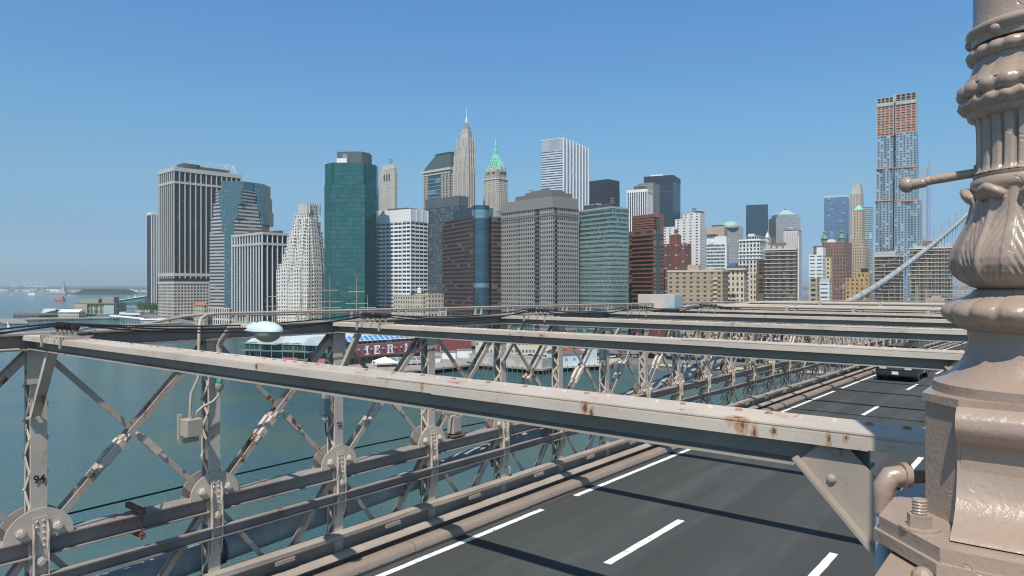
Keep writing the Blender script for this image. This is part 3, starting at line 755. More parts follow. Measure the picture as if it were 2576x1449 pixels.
for k in range(NL):
    a = 2*pi*(k+.5-.35)/NL; e = Vector((cos(a), sin(a), 0)); g_ = Vector((-sin(a), cos(a), 0)); up = Vector((0, 0, 1))
    base = len(mb.v); nn, mm = 14, 8
    for i in range(mm+1):        # rounded leaf tip that rolls over outwards
        ph = -pi/2+pi*i/mm
        for j in range(nn):
            th = 2*pi*j/nn; q = e*(.1285+.027*cos(ph)*cos(th))+g_*(.040*cos(ph)*sin(th))+up*(Z(494)+.0175*sin(ph)+.012*(1-abs(sin(th)))*cos(ph)-.010*abs(sin(th))**2*cos(ph))
            mb.v.append(tuple(q))
    for i in range(mm):
        for j in range(nn): q = base+i*nn+j; q2 = base+i*nn+(j+1) % nn; mb.face((q, q2, q2+nn, q+nn))
    for s in (-1, 1): mb.tube([e*.130+g_*s*.030+up*(Z(500)), e*.122+g_*s*.034+up*Z(515), e*.123+g_*s*.028+up*Z(535), e*.134+g_*s*.014+up*Z(570), e*.146+g_*s*.008+up*Z(600), e*.158+g_*s*.006+up*Z(640)], [.007, .008, .0065, .006, .006, .004], 8)
mb.build('leaf_tip', cast, lamp, smooth=70)
# egg ring, flare and foot
def eggs(r, z, t):
    hgt = (z-Z(828))/(Z(748)-Z(828)); f = (t*18/(2*pi)) % 1; u = abs(f-.5)*2
    return r*(1+.05*math.sqrt(max(0, 1-(u/.85)**2))*math.exp(-((hgt-.55)/.42)**2)-.02)
rows = [(.138, 832), (.152, 826), (.166, 818), (.180, 808), (.190, 796), (.193, 784), (.190, 772), (.181, 762), (.166, 754), (.150, 748), (.136, 740), (.128, 730), (.112, 724)]
pr = []
for (r1, y1), (r2, y2) in zip(rows, rows[1:]):
    for j in range(2): f = j/2; pr.append((r1+(r2-r1)*f, y1+(y2-y1)*f))
pr.append(rows[-1])
MB().lathe(lprof(pr), 216, fn=eggs).build('egg_ring', cast, lamp, smooth=80)
MB().lathe(lprof([(.205, 986), (.213, 982), (.214, 958), (.208, 955), (.186, 942), (.168, 926), (.154, 908), (.144, 888), (.138, 866), (.136, 850), (.139, 838), (.138, 828)]), 56).build('flared_foot', cast, lamp, smooth=45)
# octagonal pedestal
def octo(a, b_): return [(a, b_), (b_, a), (-b_, a), (-a, b_), (-a, -b_), (-b_, -a), (b_, -a), (a, -b_)]
zt = Z(985)
mb = MB(); mb.prism(octo(.215, .13), -.01, zt, bottom=True); mb.prism(octo(.222, .135), zt-.016, zt+.004, bottom=True); mb.build('pedestal', cast, lamp, bevel=.006)
pr = [(.12, zt-.002), (.195, zt-.006), (.232, zt-.014), (.252, zt-.034), (.256, zt-.058), (.246, zt-.080), (.228, zt-.094), (.215, zt-.104), (.212, zt-.13), (.216, zt-.17), (.228, zt-.21), (.25, zt-.245), (.29, zt-.27), (.335, zt-.282), (.345, zt-.292), (.345, 0.0), (.12, 0.0)]
for s in (-1, 1):
    mb = MB(); k = len(mb.v); n = len(pr)
    for y in (-.138, .138):
        for r_, z in pr: mb.v.append((s*r_, y, z))
    for i in range(n): j = (i+1) % n; mb.face((k+i, k+j, k+n+j, k+n+i))
    mb.face([k+i for i in range(n)][::-1]); mb.face([k+n+i for i in range(n)])
    mb.build('scroll_buttress', cast, lamp, smooth=40, bevel=.006)
mb = MB(); mb.prism([(.40, .15), (.27, .30), (-.24, .30), (-.40, .15), (-.40, -.15), (-.27, -.30), (.27, -.30), (.40, -.15)], -.062, -.004, bottom=True)
mb.prism([(.41, .155), (.275, .31), (-.245, .31), (-.41, .155), (-.41, -.155), (-.275, -.31), (.275, -.31), (.41, -.155)], -.064, -.036, bottom=True); mb.build('base_flange', cast, lamp, bevel=.008)
for x, y in ((-.285, .205), (.285, .205), (-.285, -.205), (.285, -.205)):
    r = empty('anchor_bolt', (x, y, 0), .4, lamp); 
    mb = MB(); mb.lathe([(.043, -.005), (.043, .001), (.0, .0012)], 20); mb.ext([(.027*cos(pi*i/3), .027*sin(pi*i/3)) for i in range(6)], (1, 0, 0), (0, 1, 0), 0, .03); 
    mb.lathe([(.0165 if i % 2 else .0145, .03+.0035*i) for i in range(11)], 14); mb.build('nut', cast, r)
# ladder rest
mb = MB(); 
mb.tube([(0, .12, Z(434)), (0, .28, Z(452)+.003)], [.0115, .0125], 14); mb.tube([(0, .112, Z(433)), (0, .122, Z(434))], .02, 14)
mb.tube([(0, .232, Z(447)), (0, .262, Z(450))], [.0135, .015], 14)
o = mb.build('ladder_rest', cast, lamp, smooth=50)
mb = MB(); ball = []
mb.lathe([(.0015, -.021), (.011, -.018), (.018, -.010), (.021, 0), (.018, .010), (.011, .018), (.0015, .021)], 16, o=(0, .277, Z(451))); mb.build('ball_knob', cast, o, smooth=60)
# conduit beside the pedestal
r = empty('conduit_elbow'); 
r.location = (.996, 1.9, CZ-.985); tag(r, 'grey upright pipe with a tan cast elbow beside the lamp pedestal', 'conduit')
MB().tube([(0, 0, -3.6), (0, 0, .40)], .019, 14).build('pipe', simple('grey_pvc', (.42, .47, .52), .45, var=.06), r, smooth=50)
mb = MB(); mb.tube([(0, 0, .38), (0, 0, .425)], .023, 14); mb.tube([(0, 0, .42), (.003, 0, .45), (.022, .0, .476), (.052, 0, .480)], [.023, .027, .028, .026], 14); mb.tube([(.050, 0, .48), (.068, 0, .48)], .033, 14)
mb.tube([(.06, 0, .475), (.2, .01, .475)], .018, 12); pass; mb.build('elbow', cast, r, smooth=45)
# ---------------------------------------------------------------- vehicles
cpaint = simple('black_car_paint', (.012, .013, .016), .12, spec=.8, var=.05); cglass = simple('car_glass', (.02, .025, .03), .05, spec=.9)
tyre = simple('tyre_rubber', (.02, .02, .02), .8); chrome = simple('chrome', (.6, .6, .62), .18, 1.0); hl = simple('headlight_glass', (.55, .6, .62), .12, spec=.9)
red = simple('dark_red_car_paint', (.16, .02, .02), .2, spec=.7)
def car(name, t, d, label, cat, paint, Lc=4.7, W=1.9, H=1.75):
    r = empty(name); bplace(r, t, d, -4.75); tag(r, label, cat, 'cars on the bridge roadway')      # nose towards -x
    w = W/2; sec = [(-Lc/2, .30, .62, .97), (-Lc/2+.12, .26, .92, 1.0), (-Lc/2+.7, .25, 1.02, 1.0), (-Lc/2+1.25, .25, 1.08, 1.0), (Lc/2-.25, .25, 1.06, 1.0), (Lc/2, .32, .9, .95)]
    mb = MB(); k = 0
    ring = lambda x, z0, z1, f: [(x, -w*f, z0+.08), (x, -w*f*.94, z0), (x, w*f*.94, z0), (x, w*f, z0+.08), (x, w*f, z1-.22), (x, w*f*.93, z1), (x, -w*f*.93, z1), (x, -w*f, z1-.22)]
    for s_ in sec: mb.v += ring(*s_)
    for i in range(len(sec)-1):
        for j in range(8): a, b_ = i*8+j, i*8+(j+1) % 8; mb.face((a, b_, b_+8, a+8))
    mb.face(list(range(8))[::-1]); mb.face([len(mb.v)-8+j for j in range(8)])
    mb.build('body', paint, r, smooth=35, bevel=.02)
    mb = MB(); x0, x1, x2, x3 = -Lc/2+1.15, -Lc/2+1.85, Lc/2-.45, Lc/2-.12
    top = [(x1, -w*.74, H-.04), (x1, w*.74, H-.04), (x2, w*.74, H), (x2, -w*.74, H)]; bot = [(x0, -w*.88, 1.05), (x0, w*.88, 1.05), (x3, w*.88, 1.04), (x3, -w*.88, 1.04)]
    mb.add(bot+top, [(0, 1, 2, 3), (7, 6, 5, 4), (0, 4, 5, 1), (1, 5, 6, 2), (2, 6, 7, 3), (3, 7, 4, 0)]); mb.build('windows', cglass, r, bevel=.03)
    MB().box(x1-.03, x2+.03, -w*.76, w*.76, H-.035, H+.015).build('roof', paint, r, bevel=.02)
    for x in (-Lc/2+.85, Lc/2-.9):
        for s in (-1, 1):
            wh = empty('wheel', (x, s*(w-.1), .35), 0, r)
            MB().lathe([(.2, -.11), (.34, -.11), (.355, -.08), (.355, .08), (.34, .11), (.2, .11)], 20, axis='y').build('tyre', tyre, wh, smooth=40)
            MB().lathe([(.02, -.115), (.2, -.112), (.21, -.09), (.21, .09), (.2, .112), (.02, .115)], 14, axis='y').build('rim', chrome, wh, smooth=30)
    xf = -Lc/2
    for s in (-1, 1):
        MB().box(xf-.02, xf+.1, s*w*.62-.17, s*w*.62+.17, .68, .84).build('headlight', hl, r, bevel=.03)
        MB().box(xf-.03, xf+.03, s*w*.66-.07, s*w*.66+.07, .42, .50).build('fog_light', hl, r, bevel=.02)
        MB().box(x0+.15, x0+.3, s*w*1.0, s*(w+.2), 1.05, 1.2).build('mirror', paint, r, bevel=.02)
    mb = MB(); 
    for z in (.70, .76, .82): mb.box(xf-.01, xf+.03, -.42, .42, z-.018, z+.012)
    mb.box(xf-.012, xf, -.45, .45, .86, .885); mb.build('grille', chrome, r)
    MB().box(xf-.04, xf+.02, -w*.92, w*.92, .34, .58).build('bumper', tyre if paint is cpaint else paint, r, bevel=.03)
    pl = MB().box(xf-.052, xf-.042, -.16, .16, .42, .58).build('licence_plate', simple('plate_white', (.7, .72, .72), .4), r)
    return r
car('suv', 45.6, 7.45, 'black suv driving towards the camera in the kerb side lane, seen under the second beam', 'car', cpaint, 4.8, 1.98, 1.82)
car('car', 56.5, 4.7, 'dark car half hidden behind the black suv in the middle lane', 'car', simple('graphite_paint', (.03, .03, .035), .15, spec=.8), 4.6, 1.85, 1.5)
car('car', 96, 7.5, 'distant dark red car on the bridge near the vanishing point', 'car', red, 4.6, 1.85, 1.5)
# ---------------------------------------------------------------- river, land, haze
wat, N, L = new_mat('river_water'); b = N['Principled BSDF']
g = N.new('ShaderNodeNewGeometry').outputs['Position']
cam_d = N.new('ShaderNodeVectorMath'); cam_d.operation = 'LENGTH'; L.new(g, cam_d.inputs[0])
mp = N.new('ShaderNodeMapping'); mp.inputs['Rotation'].default_value = (0, 0, R(-12)); L.new(g, mp.inputs['Vector'])
w1 = noise(N, L, scaled(N, L, mp.outputs[0], (.16, .42, 1)), 1.0, 5, .62)
w2 = noise(N, L, scaled(N, L, mp.outputs[0], (.012, .03, 1)), 1.0, 4, .55)
w3 = noise(N, L, scaled(N, L, mp.outputs[0], (.75, 1.6, 1)), 1.0, 3, .6)
c = mixc(N, L, ramp(N, L, w2, .42, .62), (.042, .116, .138), (.066, .128, .114))
L.new(c, b.inputs['Base Color']); b.inputs['Roughness'].default_value = .09; b.inputs['IOR'].default_value = 1.33
h = mth(N, L, 'ADD', mth(N, L, 'MULTIPLY', w1, 1.0), mth(N, L, 'MULTIPLY', w3, .75))
h = mth(N, L, 'ADD', h, mth(N, L, 'MULTIPLY', w2, 1.4))
bump(N, L, h, .75, 1.0, b)
mb = MB()
for (x0, x1) in ((-16000, -3000), (-3000, 0), (0, 3000), (3000, 16000)):
    for (y0, y1) in ((-1500, 600), (600, 3500), (3500, 9000), (9000, 22000)): mb.quad((x0, y0, 0), (x1, y0, 0), (x1, y1, 0), (x0, y1, 0))
tag(mb.build('river', wat), 'broad teal river and harbour water below the bridge', 'water', kind='structure')
# ---------------------------------------------------------------- land
P = lambda x, z: ((x-CX)/F*z, z)
H = lambda y, z: CZ+(HY-y)*z/F
GZ = 2.6
shore = [(330, 215), (232, 300), (164, 352), (78, 392), (30, 420), (-20, 446), (-62, 470), (-150, 560), (-232, 650), (-300, 740), (-420, 880), (-520, 1010), (-640, 1180), (-690, 1290), (-700, 1420)]
landp = shore+[(-560, 1600), (-300, 2500), (600, 3600), (2600, 3600), (3300, 600), (1200, 120)]
gm = simple('city_ground', (.16, .155, .15), .9, var=.25, vs=.03)
mb = MB(); mb.prism(landp[::-1], -2, GZ, top=True); tag(mb.build('city_ground', gm), 'grey paved land of the city behind the waterfront', 'ground', kind='structure')
# ---------------------------------------------------------------- building kit
GL = simple('roof_gravel', (.23, .22, .205), .9, var=.2, vs=.1)
DG = simple('dark_roof_plant', (.075, .085, .09), .6, var=.25, vs=.2)
ST = simple('pale_stone', (.52, .485, .42), .8, var=.08, vs=.05)
WH = simple('white_cladding', (.74, .75, .74), .6, var=.05, vs=.05)
def foot(xl, xc, xr, z, phi, zb=None):
    """corner nearest the eye at xc, walls running to the sight lines xl and xr"""
    c = P(xc, z); a = (math.cos(R(phi+90)), math.sin(R(phi+90))); b_ = (math.cos(R(phi)), math.sin(R(phi)))
    def reach(k, v): return (k*c[1]-c[0])/(v[0]-k*v[1])
    la = reach((xl-CX)/F, a); lb = reach((xr-CX)/F, b_)
    return c, a, b_, la, lb
class Bld:
    def __init__(s, name, label, xl, xc, xr, yt, z, phi, cat='building', group=None, la=None, lb=None):
        c, a, b_, l1, l2 = foot(xl, xc, xr, z, phi)
        s.la = la or max(l1, 4); s.lb = lb or max(l2, 4); s.z = z; s.h = H(yt, z)
        s.root = empty(name, (c[0], c[1], GZ), R(phi)); tag(s.root, label, cat, group); s.h -= GZ
    # local frame: corner at origin, x to the right-hand wall, y along the left-hand wall
    def y(s, y): return H(y, s.z)-GZ
    def rect(s, x0=0, x1=None, y0=0, y1=None):
        x1 = s.lb if x1 is None else x1; y1 = s.la if y1 is None else y1
        return [(x0, y0), (x1, y0), (x1, y1), (x0, y1)]
    def part(s, name, poly, z0, z1, mat, roof=None, top=True, poly2=None):
        bay, fl = MINFO.get(mat.name, (0, 0)); mb = MB(); mb.prism(poly, z0, z1, top=False, bay=bay, fl=fl, poly2=poly2)
        if top:
            mb.m = 1; k = len(mb.v); mb.v += [(p[0], p[1], z1) for p in (poly2 or poly)]; mb.face(range(k, k+len(poly)))
            if z0 > 3: k = len(mb.v); mb.v += [(p[0], p[1], z0) for p in poly]; mb.face(list(range(k, k+len(poly)))[::-1])
        return mb.build(name, [mat, roof or GL], s.root)
    def box(s, name, x0, x1, y0, y1, z0, z1, mat): return MB().box(x0, x1, y0, y1, z0, z1).build(name, mat, s.root)
    def piers(s, name, n1, n2, w, dp, z0, z1, mat, x0=0, y0=0):
        """n1 piers on the left wall, n2 on the right wall"""
        mb = MB()
        for i in range(n1+1): t = y0+(s.la-y0)*i/n1; mb.box(-dp, .3, t-w/2, t+w/2, z0, z1)
        for i in range(n2+1): t = x0+(s.lb-x0)*i/n2; mb.box(t-w/2, t+w/2, -dp, .3, z0, z1)
        return mb.build(name, mat, s.root)
    def band(s, name, z0, z1, dp, mat, x1=None, y1=None):
        x1 = s.lb if x1 is None else x1; y1 = s.la if y1 is None else y1
        return MB().box(-dp, x1+dp, -dp, y1+dp, z0, z1).build(name, mat, s.root)
    def mech(s, *bs):
        for x0, x1, y0, y1, z0, z1 in bs: s.box('roof_plant', x0*s.lb, x1*s.lb, y0*s.la, y1*s.la, z0, z1, DG)
# façade materials
f_dark = facade('dark_bronze_glass', (.05, .05, .055), (.022, .025, .035), 1.6, 3.7, .8, .8, lit=.04, gspec=.6)
f_55 = facade('dark_strip_glass', (.03, .032, .04), (.02, .024, .038), 2.0, 3.8, .9, .78, lit=.03)
f_55b = facade('stone_with_square_windows', (.50, .45, .385), (.03, .032, .04), 4.4, 4.4, .62, .5, lit=.05)
f_blue = facade('blue_green_mirror_glass', (.10, .16, .17), (.12, .22, .25), 1.6, 2.0, .93, .90, grough=.08, gmet=.65, lit=.05, litc=(.2, .32, .33), rough=.3)
f_band = facade('stone_and_ribbon_windows', (.44, .40, .37), (.04, .065, .085), 9, 3.9, 1, .48, lit=.05, mul=4)
f_zig = facade('cream_masonry_small_windows', (.66, .635, .58), (.05, .05, .05), 3.2, 3.6, .46, .55, lit=.15, litc=(.3, .28, .22))
f_green = facade('green_mirror_glass', (.02, .09, .088), (.055, .175, .17), 3.4, 4.1, .90, .84, grough=.10, gmet=.5, lit=.0, rough=.25)
f_wht = facade('white_grid_dark_glass', (.86, .88, .88), (.016, .024, .034), 5.6, 3.75, .86, .56, lit=.08, mul=2, mulc=(.25, .27, .28))
f_cream = facade('cream_stone_piers', (.52, .47, .39), (.10, .10, .10), 2.8, 3.6, .36, .62, lit=.25)
f_grid = facade('dark_metal_grid', (.085, .105, .12), (.03, .045, .055), 2.2, 3.6, .62, .72, lit=.25, litc=(.14, .18, .19), gspec=.7)
f_red = facade('red_granite_bands', (.155, .075, .062), (.032, .05, .065), 6, 3.9, 1, .56, lit=.06, mul=3, grough=.1)
f_cyl = facade('pale_blue_mirror_glass', (.06, .12, .15), (.075, .145, .185), 1.5, 3.9, .92, .95, grough=.06, gmet=.6, lit=.05, rough=.3)
f_gry = facade('grey_masonry_office', (.31, .29, .265), (.016, .018, .022), 2.5, 3.75, .52, .5, lit=.05)
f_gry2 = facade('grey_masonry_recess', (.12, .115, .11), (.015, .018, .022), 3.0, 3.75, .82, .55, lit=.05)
f_silv = facade('silver_ribbon_office', (.60, .62, .64), (.10, .16, .21), 8, 4.0, 1, .52, lit=.1, grough=.12, gmet=.3, mul=5)
f_silv2 = facade('silver_fin_wall', (.66, .68, .70), (.22, .27, .32), 2.2, 4.0, .5, 1, lit=.1, grough=.2, mul=1)
f_blk = facade('black_tower_wall', (.028, .032, .042), (.045, .065, .09), 3.0, 4.0, .75, .38, lit=.15, litc=(.07, .10, .13), rough=.5)
f_teal = facade('teal_ribbon_office', (.24, .28, .27), (.045, .16, .145), 1.5, 3.7, .95, .52, lit=.14, litc=(.13, .33, .29), grough=.12, gmet=.35, gspec=.7)
f_dblue = facade('navy_tower_wall', (.020, .033, .055), (.03, .055, .085), 2.4, 4.0, .8, .6, lit=.12, litc=(.035, .09, .11), rough=.4)
f_taupe = facade('taupe_slab_wall', (.27, .255, .225), (.15, .14, .125), 2.0, 3.8, .4, .5, lit=.0)
f_stripe = facade('white_fin_tower', (.10, .11, .12), (.045, .05, .06), 3.0, 3.8, .9, .8, lit=.1)
f_brn = facade('brown_brick_bands', (.20, .085, .058), (.028, .055, .05), 7, 3.3, 1, .46, lit=.18, litc=(.09, .2, .17), mul=3, grough=.12)
f_wapt = facade('white_brick_flats', (.68, .66, .62), (.06, .065, .07), 6.5, 3.0, .34, .42, lit=.2)
f_rapt = facade('red_brick_flats', (.185, .075, .06), (.16, .17, .17), 4.6, 2.9, .46, .42, lit=.35, litc=(.45, .46, .45))
f_tan = facade('tan_brick_flats', (.38, .29, .20), (.05, .05, .05), 4.4, 3.0, .40, .42, lit=.15, wvar=.04)
f_gbnd = facade('green_white_bands', (.66, .68, .67), (.03, .10, .11), 1.6, 3.8, .88, .58, lit=.2, litc=(.14, .26, .27))
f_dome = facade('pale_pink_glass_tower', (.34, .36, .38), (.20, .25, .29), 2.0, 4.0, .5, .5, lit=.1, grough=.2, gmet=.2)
f_cls = facade('white_stone_office', (.64, .62, .56), (.045, .045, .045), 4.2, 5.2, .5, .7, lit=.1)
f_pink = facade('pale_pink_wall', (.66, .56, .54), (.5, .44, .43), 2.2, 30, .4, .9, lit=0, grough=.7, gspec=.2)
f_bapt = facade('brown_flats_white_slabs', (.135, .095, .06), (.025, .035, .042), 5.2, 2.95, .42, .62, lit=.25, litc=(.12, .17, .18))
f_orn = facade('cream_ornate_wall', (.58, .50, .37), (.06, .05, .045), 3.2, 4.2, .42, .6, lit=.15)
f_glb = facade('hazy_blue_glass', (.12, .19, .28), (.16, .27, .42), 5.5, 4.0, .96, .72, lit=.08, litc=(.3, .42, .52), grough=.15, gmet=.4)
f_park = facade('brown_stone_office', (.245, .155, .125), (.05, .04, .04), 3.2, 3.7, .42, .52, lit=.15)
f_tans = facade('tan_stone_tower', (.47, .38, .265), (.08, .07, .06), 3.0, 3.7, .40, .55, lit=.15)
f_yel = facade('ochre_wall_windows', (.50, .33, .14), (.07, .06, .05), 3.6, 3.6, .42, .5, lit=.1)
f_ylw2 = facade('pale_yellow_wall', (.60, .48, .28), (.10, .09, .07), 4.4, 4.2, .4, .5, lit=.1)
f_wlow = facade('white_low_wall', (.70, .72, .72), (.10, .13, .15), 6, 3.6, .7, .36, lit=.1)
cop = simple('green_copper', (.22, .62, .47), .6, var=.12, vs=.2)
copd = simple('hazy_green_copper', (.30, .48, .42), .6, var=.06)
slate = simple('dark_green_slate', (.055, .085, .085), .55, var=.1)
# ---- 1 thin tower at the far left of the group
b = Bld('office_tower', 'thin dark tower with white stripes, leftmost of the skyline', 371, 381.6, 410, 533, 1300, 47)
b.part('wall', b.rect(), 0, b.h, f_dark); b.piers('pier', 3, 5, 1.6, .9, 0, b.h-3, WH); b.band('roof_band', b.h-5, b.h, .9, WH)
mb = MB(); mb.box(-1.0, -.2, .5, b.la-.5, 0, b.h-6); mb.build('dark_end_wall', f_dark, b.root)
# ---- 2 broad dark tower with pale piers
b = Bld('office_tower', 'broad dark tower with pale stone piers and a white truss on its roof', 398, 437.8, 607, 419.4, 960, 47)
zc, zb, zm = b.y(455), b.y(687), b.y(700)
b.part('wall', b.rect(1, b.lb-1, 1, b.la-1), 0, b.h-1, f_55)
b.part('base_wall', b.rect(-.3, b.lb+.3, -.3, b.la+.3), 0, b.y(712), f_55b)
b.piers('pier', 8, 13, 1.5, .6, zm, b.h-3, ST, 0, 0)
b.band('upper_band', zc-3, zc, .8, ST); b.band('parapet', b.h-5.5, b.h, .9, ST); b.band('middle_band', zb-4, zb, .7, ST); b.band('base_band', b.y(714), b.y(708), .7, ST)
b.mech((.25, .9, .3, .8, b.h, b.h+7), (.2, .45, .3, .7, b.h, b.h+9.5))
mb = MB()
x0, x1, yy = b.lb*.25, b.lb*1.0, b.la*.45
for zz in (b.h+7, b.h+15): mb.obar((x0, yy, zz), (x1, yy, zz), .7, .7)
for i in range(12):
    a = x0+(x1-x0)*i/12; q = x0+(x1-x0)*(i+1)/12
    mb.obar((a, yy, b.h+(7 if i % 2 else 15)), (q, yy, b.h+(15 if i % 2 else 7)), .45, .45); mb.obar((q, yy, b.h), (q, yy, b.h+15), .4, .4)
for dx in (0, 12): mb.obar((x1-dx, yy, b.h), (x1-dx, yy, b.h+19), .5, .5); mb.obar((x1-dx, yy-9, b.h), (x1-dx, yy-9, b.h+16), .5, .5); mb.obar((x1-dx, yy-9, b.h+15), (x1-dx, yy, b.h+15), .5, .5); mb.obar((x1-dx, yy-9, b.h+3), (x1-dx, yy, b.h+15), .5, .5)
mb.obar((x1, yy-9, b.h+15), (x1-12, yy-9, b.h+15), .5, .5); mb.obar((x1, yy-9, b.h+3), (x1-12, yy-9, b.h+15), .5, .5)
mb.build('roof_truss', WH, b.root)
# ---- 3 stepped blue glass tower
r = empty('stepped_glass_tower', (*P(560, 830), GZ)); tag(r, 'blue glass tower with stepped shoulders of banded grey stone', 'building')
b = Bld.__new__(Bld); b.root = r; b.z = 830; b.la = b.lb = 40; mx = lambda x: (x-560)/F*830; b.h = H(453, 830)-GZ
def tier(x0, g0, g1, x1, x2, y1, y0, e):
    z0, z1 = (0 if y0 is None else b.y(y0)), b.y(y1); G0, G1 = mx(g0), mx(g1)
    b.part('stone_shoulder', [(mx(x0), 9+e), (G0, e), (G1, e), (mx(x1), 22), (mx(x1), 48), (mx(x0), 48)], z0, z1, f_band)
    b.part('glass_shoulder', [(mx(x1)-2, 20), (mx(x2), 27), (mx(x2), 50), (mx(x1)-2, 50)], z0+(10 if y0 else 0), z1+(10 if y0 else -2), f_blue, DG)
    b.part('glass_face', [(G0, e-.5), (G1, e-.5), (G1, e+1), (G0, e+1)], z0, z1+.1, f_blue, DG)
tier(519, 565, 586, 650, 655, 583, None, 0); tier(522, 557, 588, 643, 652, 547, 583, 1.2); tier(526, 552.5, 597, 635, 648, 510, 547, 2.4); tier(531, 548, 605, 628, 644, 477, 510, 3.6)
b.part('glass_crown', [(mx(543), 20), (mx(548), 9), (mx(603), 9), (mx(638), 31), (mx(638), 50), (mx(543), 50)], b.y(586), b.h, f_blue, DG)
# ---- 4 lower dark block with white piers
b = Bld('office_tower', 'lower dark block with white vertical piers and an open top storey', 584, 659.6, 735, 583.5, 740, 47)
b.part('wall', b.rect(1, b.lb-1, 1, b.la-1), 0, b.y(613), f_55); b.piers('pier', 11, 6, 1.0, .6, 0, b.h-1, WH)
b.part('upper_wall', b.rect(3, b.lb-3, 3, b.la-3), b.y(613), b.h-1, f_dark)
b.band('band', b.y(616), b.y(610), .7, ST); b.band('parapet', b.h-2.5, b.h, .8, ST)
mb = MB()
for i in range(7): mb.box(b.lb*(.15+.12*i), b.lb*(.15+.12*i)+5, b.la*.3, b.la*.7, b.h, b.h+rnd.uniform(1, 4.5))
mb.build('roof_plant', simple('rusty_plant', (.12, .07, .055), .8), b.root)
# ---- 5 cream stepped tower
b = Bld('stepped_tower', 'white stone tower rising in many setbacks like a stair', 695, 776, 822, 678, 690, 58)
sx = b.lb; tiers = [(695, 776, 822, 678), (701, 776, 821, 662), (709.8, 776, 819, 638), (715.7, 776, 818, 620), (723, 777, 816, 595.3), (729, 778, 815, 579), (738, 778, 811, 554), (744, 779, 806, 537.6), (751.2, 776, 801, 512.5)]
z0 = 0
for i, (xl, xc, xr, yt) in enumerate(tiers):
    fl_ = (b.la*(776-xl)/(776-695.), b.lb*(xr-776)/(822-776.)); k = i*.5
    y1 = b.la*(xc-xl)/81.+k
    poly = [(k, k), (max(6, b.lb*(xr-xc)/46.)+k*.6, k), (max(6, b.lb*(xr-xc)/46.)+k*.6, y1), (k, y1)]
    z1 = b.y(yt); b.part('tier', poly, z0, z1, f_zig, ST); z0 = z1-1
    mb = MB()            # shallow bays break each tier
    if i < 7:
        for q in (.22, .62): MB().prism([(k-1.2, y1*q), (k+1, y1*q), (k+1, y1*(q+.2)), (k-1.2, y1*(q+.2))], 0 if i == 0 else z1-16, z1+2.2, bay=2.7, fl=3.3).build('bay', f_zig, b.root)
        mb.prism([(poly[1][0]*.25, k-1.2), (poly[1][0]*.7, k-1.2), (poly[1][0]*.7, k+1), (poly[1][0]*.25, k+1)], 0 if i == 0 else z1-16, z1+2.2, bay=2.7, fl=3.3)
        mb.build('bay', f_zig, b.root)
mb = MB()
for i in range(6): mb.box(poly[0][0]-.3, poly[0][0]+.6, 2+i*(y1-3)/6, 4+i*(y1-3)/6, z1-9, z1+1.5); mb.box(2+i*3.2, 3.6+i*3.2, poly[0][1]-.3, poly[0][1]+.6, z1-9, z1+1.5)
mb.build('crown_fins', ST, b.root)
# ---- 6 green glass tower
r = empty('green_tower', (*P(835, 620), GZ)); tag(r, 'tall faceted green mirror glass tower with a grey plant house on top', 'building')
def gp(k=0): 
    return [(0+k, k), (28.8-k, k), (33, 24*.5+k*.3) if False else (34.2-k, 8+k), (34.2-k, 36-k), (28.8-k, 44-k), (k, 44-k), (-8.8+k, 37-k), (-8.8+k, 7+k)]
class _B: pass
g6 = Bld.__new__(Bld); g6.root = r; g6.z = 620; g6.la = g6.lb = 30
zt = H(408.6, 620)-GZ; zs = H(463, 620)-GZ
g6.part('wall', [(0, 0), (28.8, 0), (36.5, 14), (36.5, 24), (28.8, 32), (0, 32), (-8.3, 26), (-8.3, 6.5)], 0, zs, f_green, DG)
g6.part('upper_wall', [(.8, 1), (27.4, 1), (36, 15), (36, 23), (27.4, 31), (.8, 31), (-8.0, 25), (-8.0, 7.5)], zs, zt, f_green, DG)
mb = MB(); mb.box(.2, 1.2, .2, 1.4, zs, zt); mb.box(27, 28.2, .2, 1.4, zs, zt); mb.build('edge_rib', f_green, r)
g6.part('plant_house', [(3, 6), (25, 6), (30, 12), (30, 25), (3, 25)], zt, zt+10.5, simple('grey_plant_cladding', (.10, .115, .12), .5), DG)
mb = MB(); mb.box(3, 12, 5, 6.2, zt, zt+4.5); mb.box(-9, 0, 8, 9, zt, zt+.5); mb.build('white_louvre', WH, r)
mb = MB()
for i in range(7): mb.box(9+i*2.2, 10.4+i*2.2, 12, 16, zt+10.5, zt+12.0+.4*(i % 2))
mb.box(8, 12, 5.9, 6, zt+5, zt+8.5); mb.build('roof_fan', simple('roof_fan_grey', (.25, .27, .28), .5), r)
# ---- 7 white grid block
b = Bld('white_office_block', 'white gridded office block beside the green glass tower', 951, 1033.4, 1076, 525, 652, 55)
b.part('wall', b.rect(), 0, b.y(556), f_wht); b.part('blank_top', b.rect(-.2, b.lb+.2, -.2, b.la+.2), b.y(556), b.h, WH)
b.mech((.2, .8, .2, .8, b.h, b.h+2)); mb = MB()
for i in range(4): mb.box(b.lb*i/3-.5, b.lb*i/3+.5, -.6, .2, b.y(556), b.h); 
for i in range(5): mb.box(-.6, .2, b.la*i/4-.5, b.la*i/4+.5, 0, b.y(556))
mb.build('pier', WH, b.root)
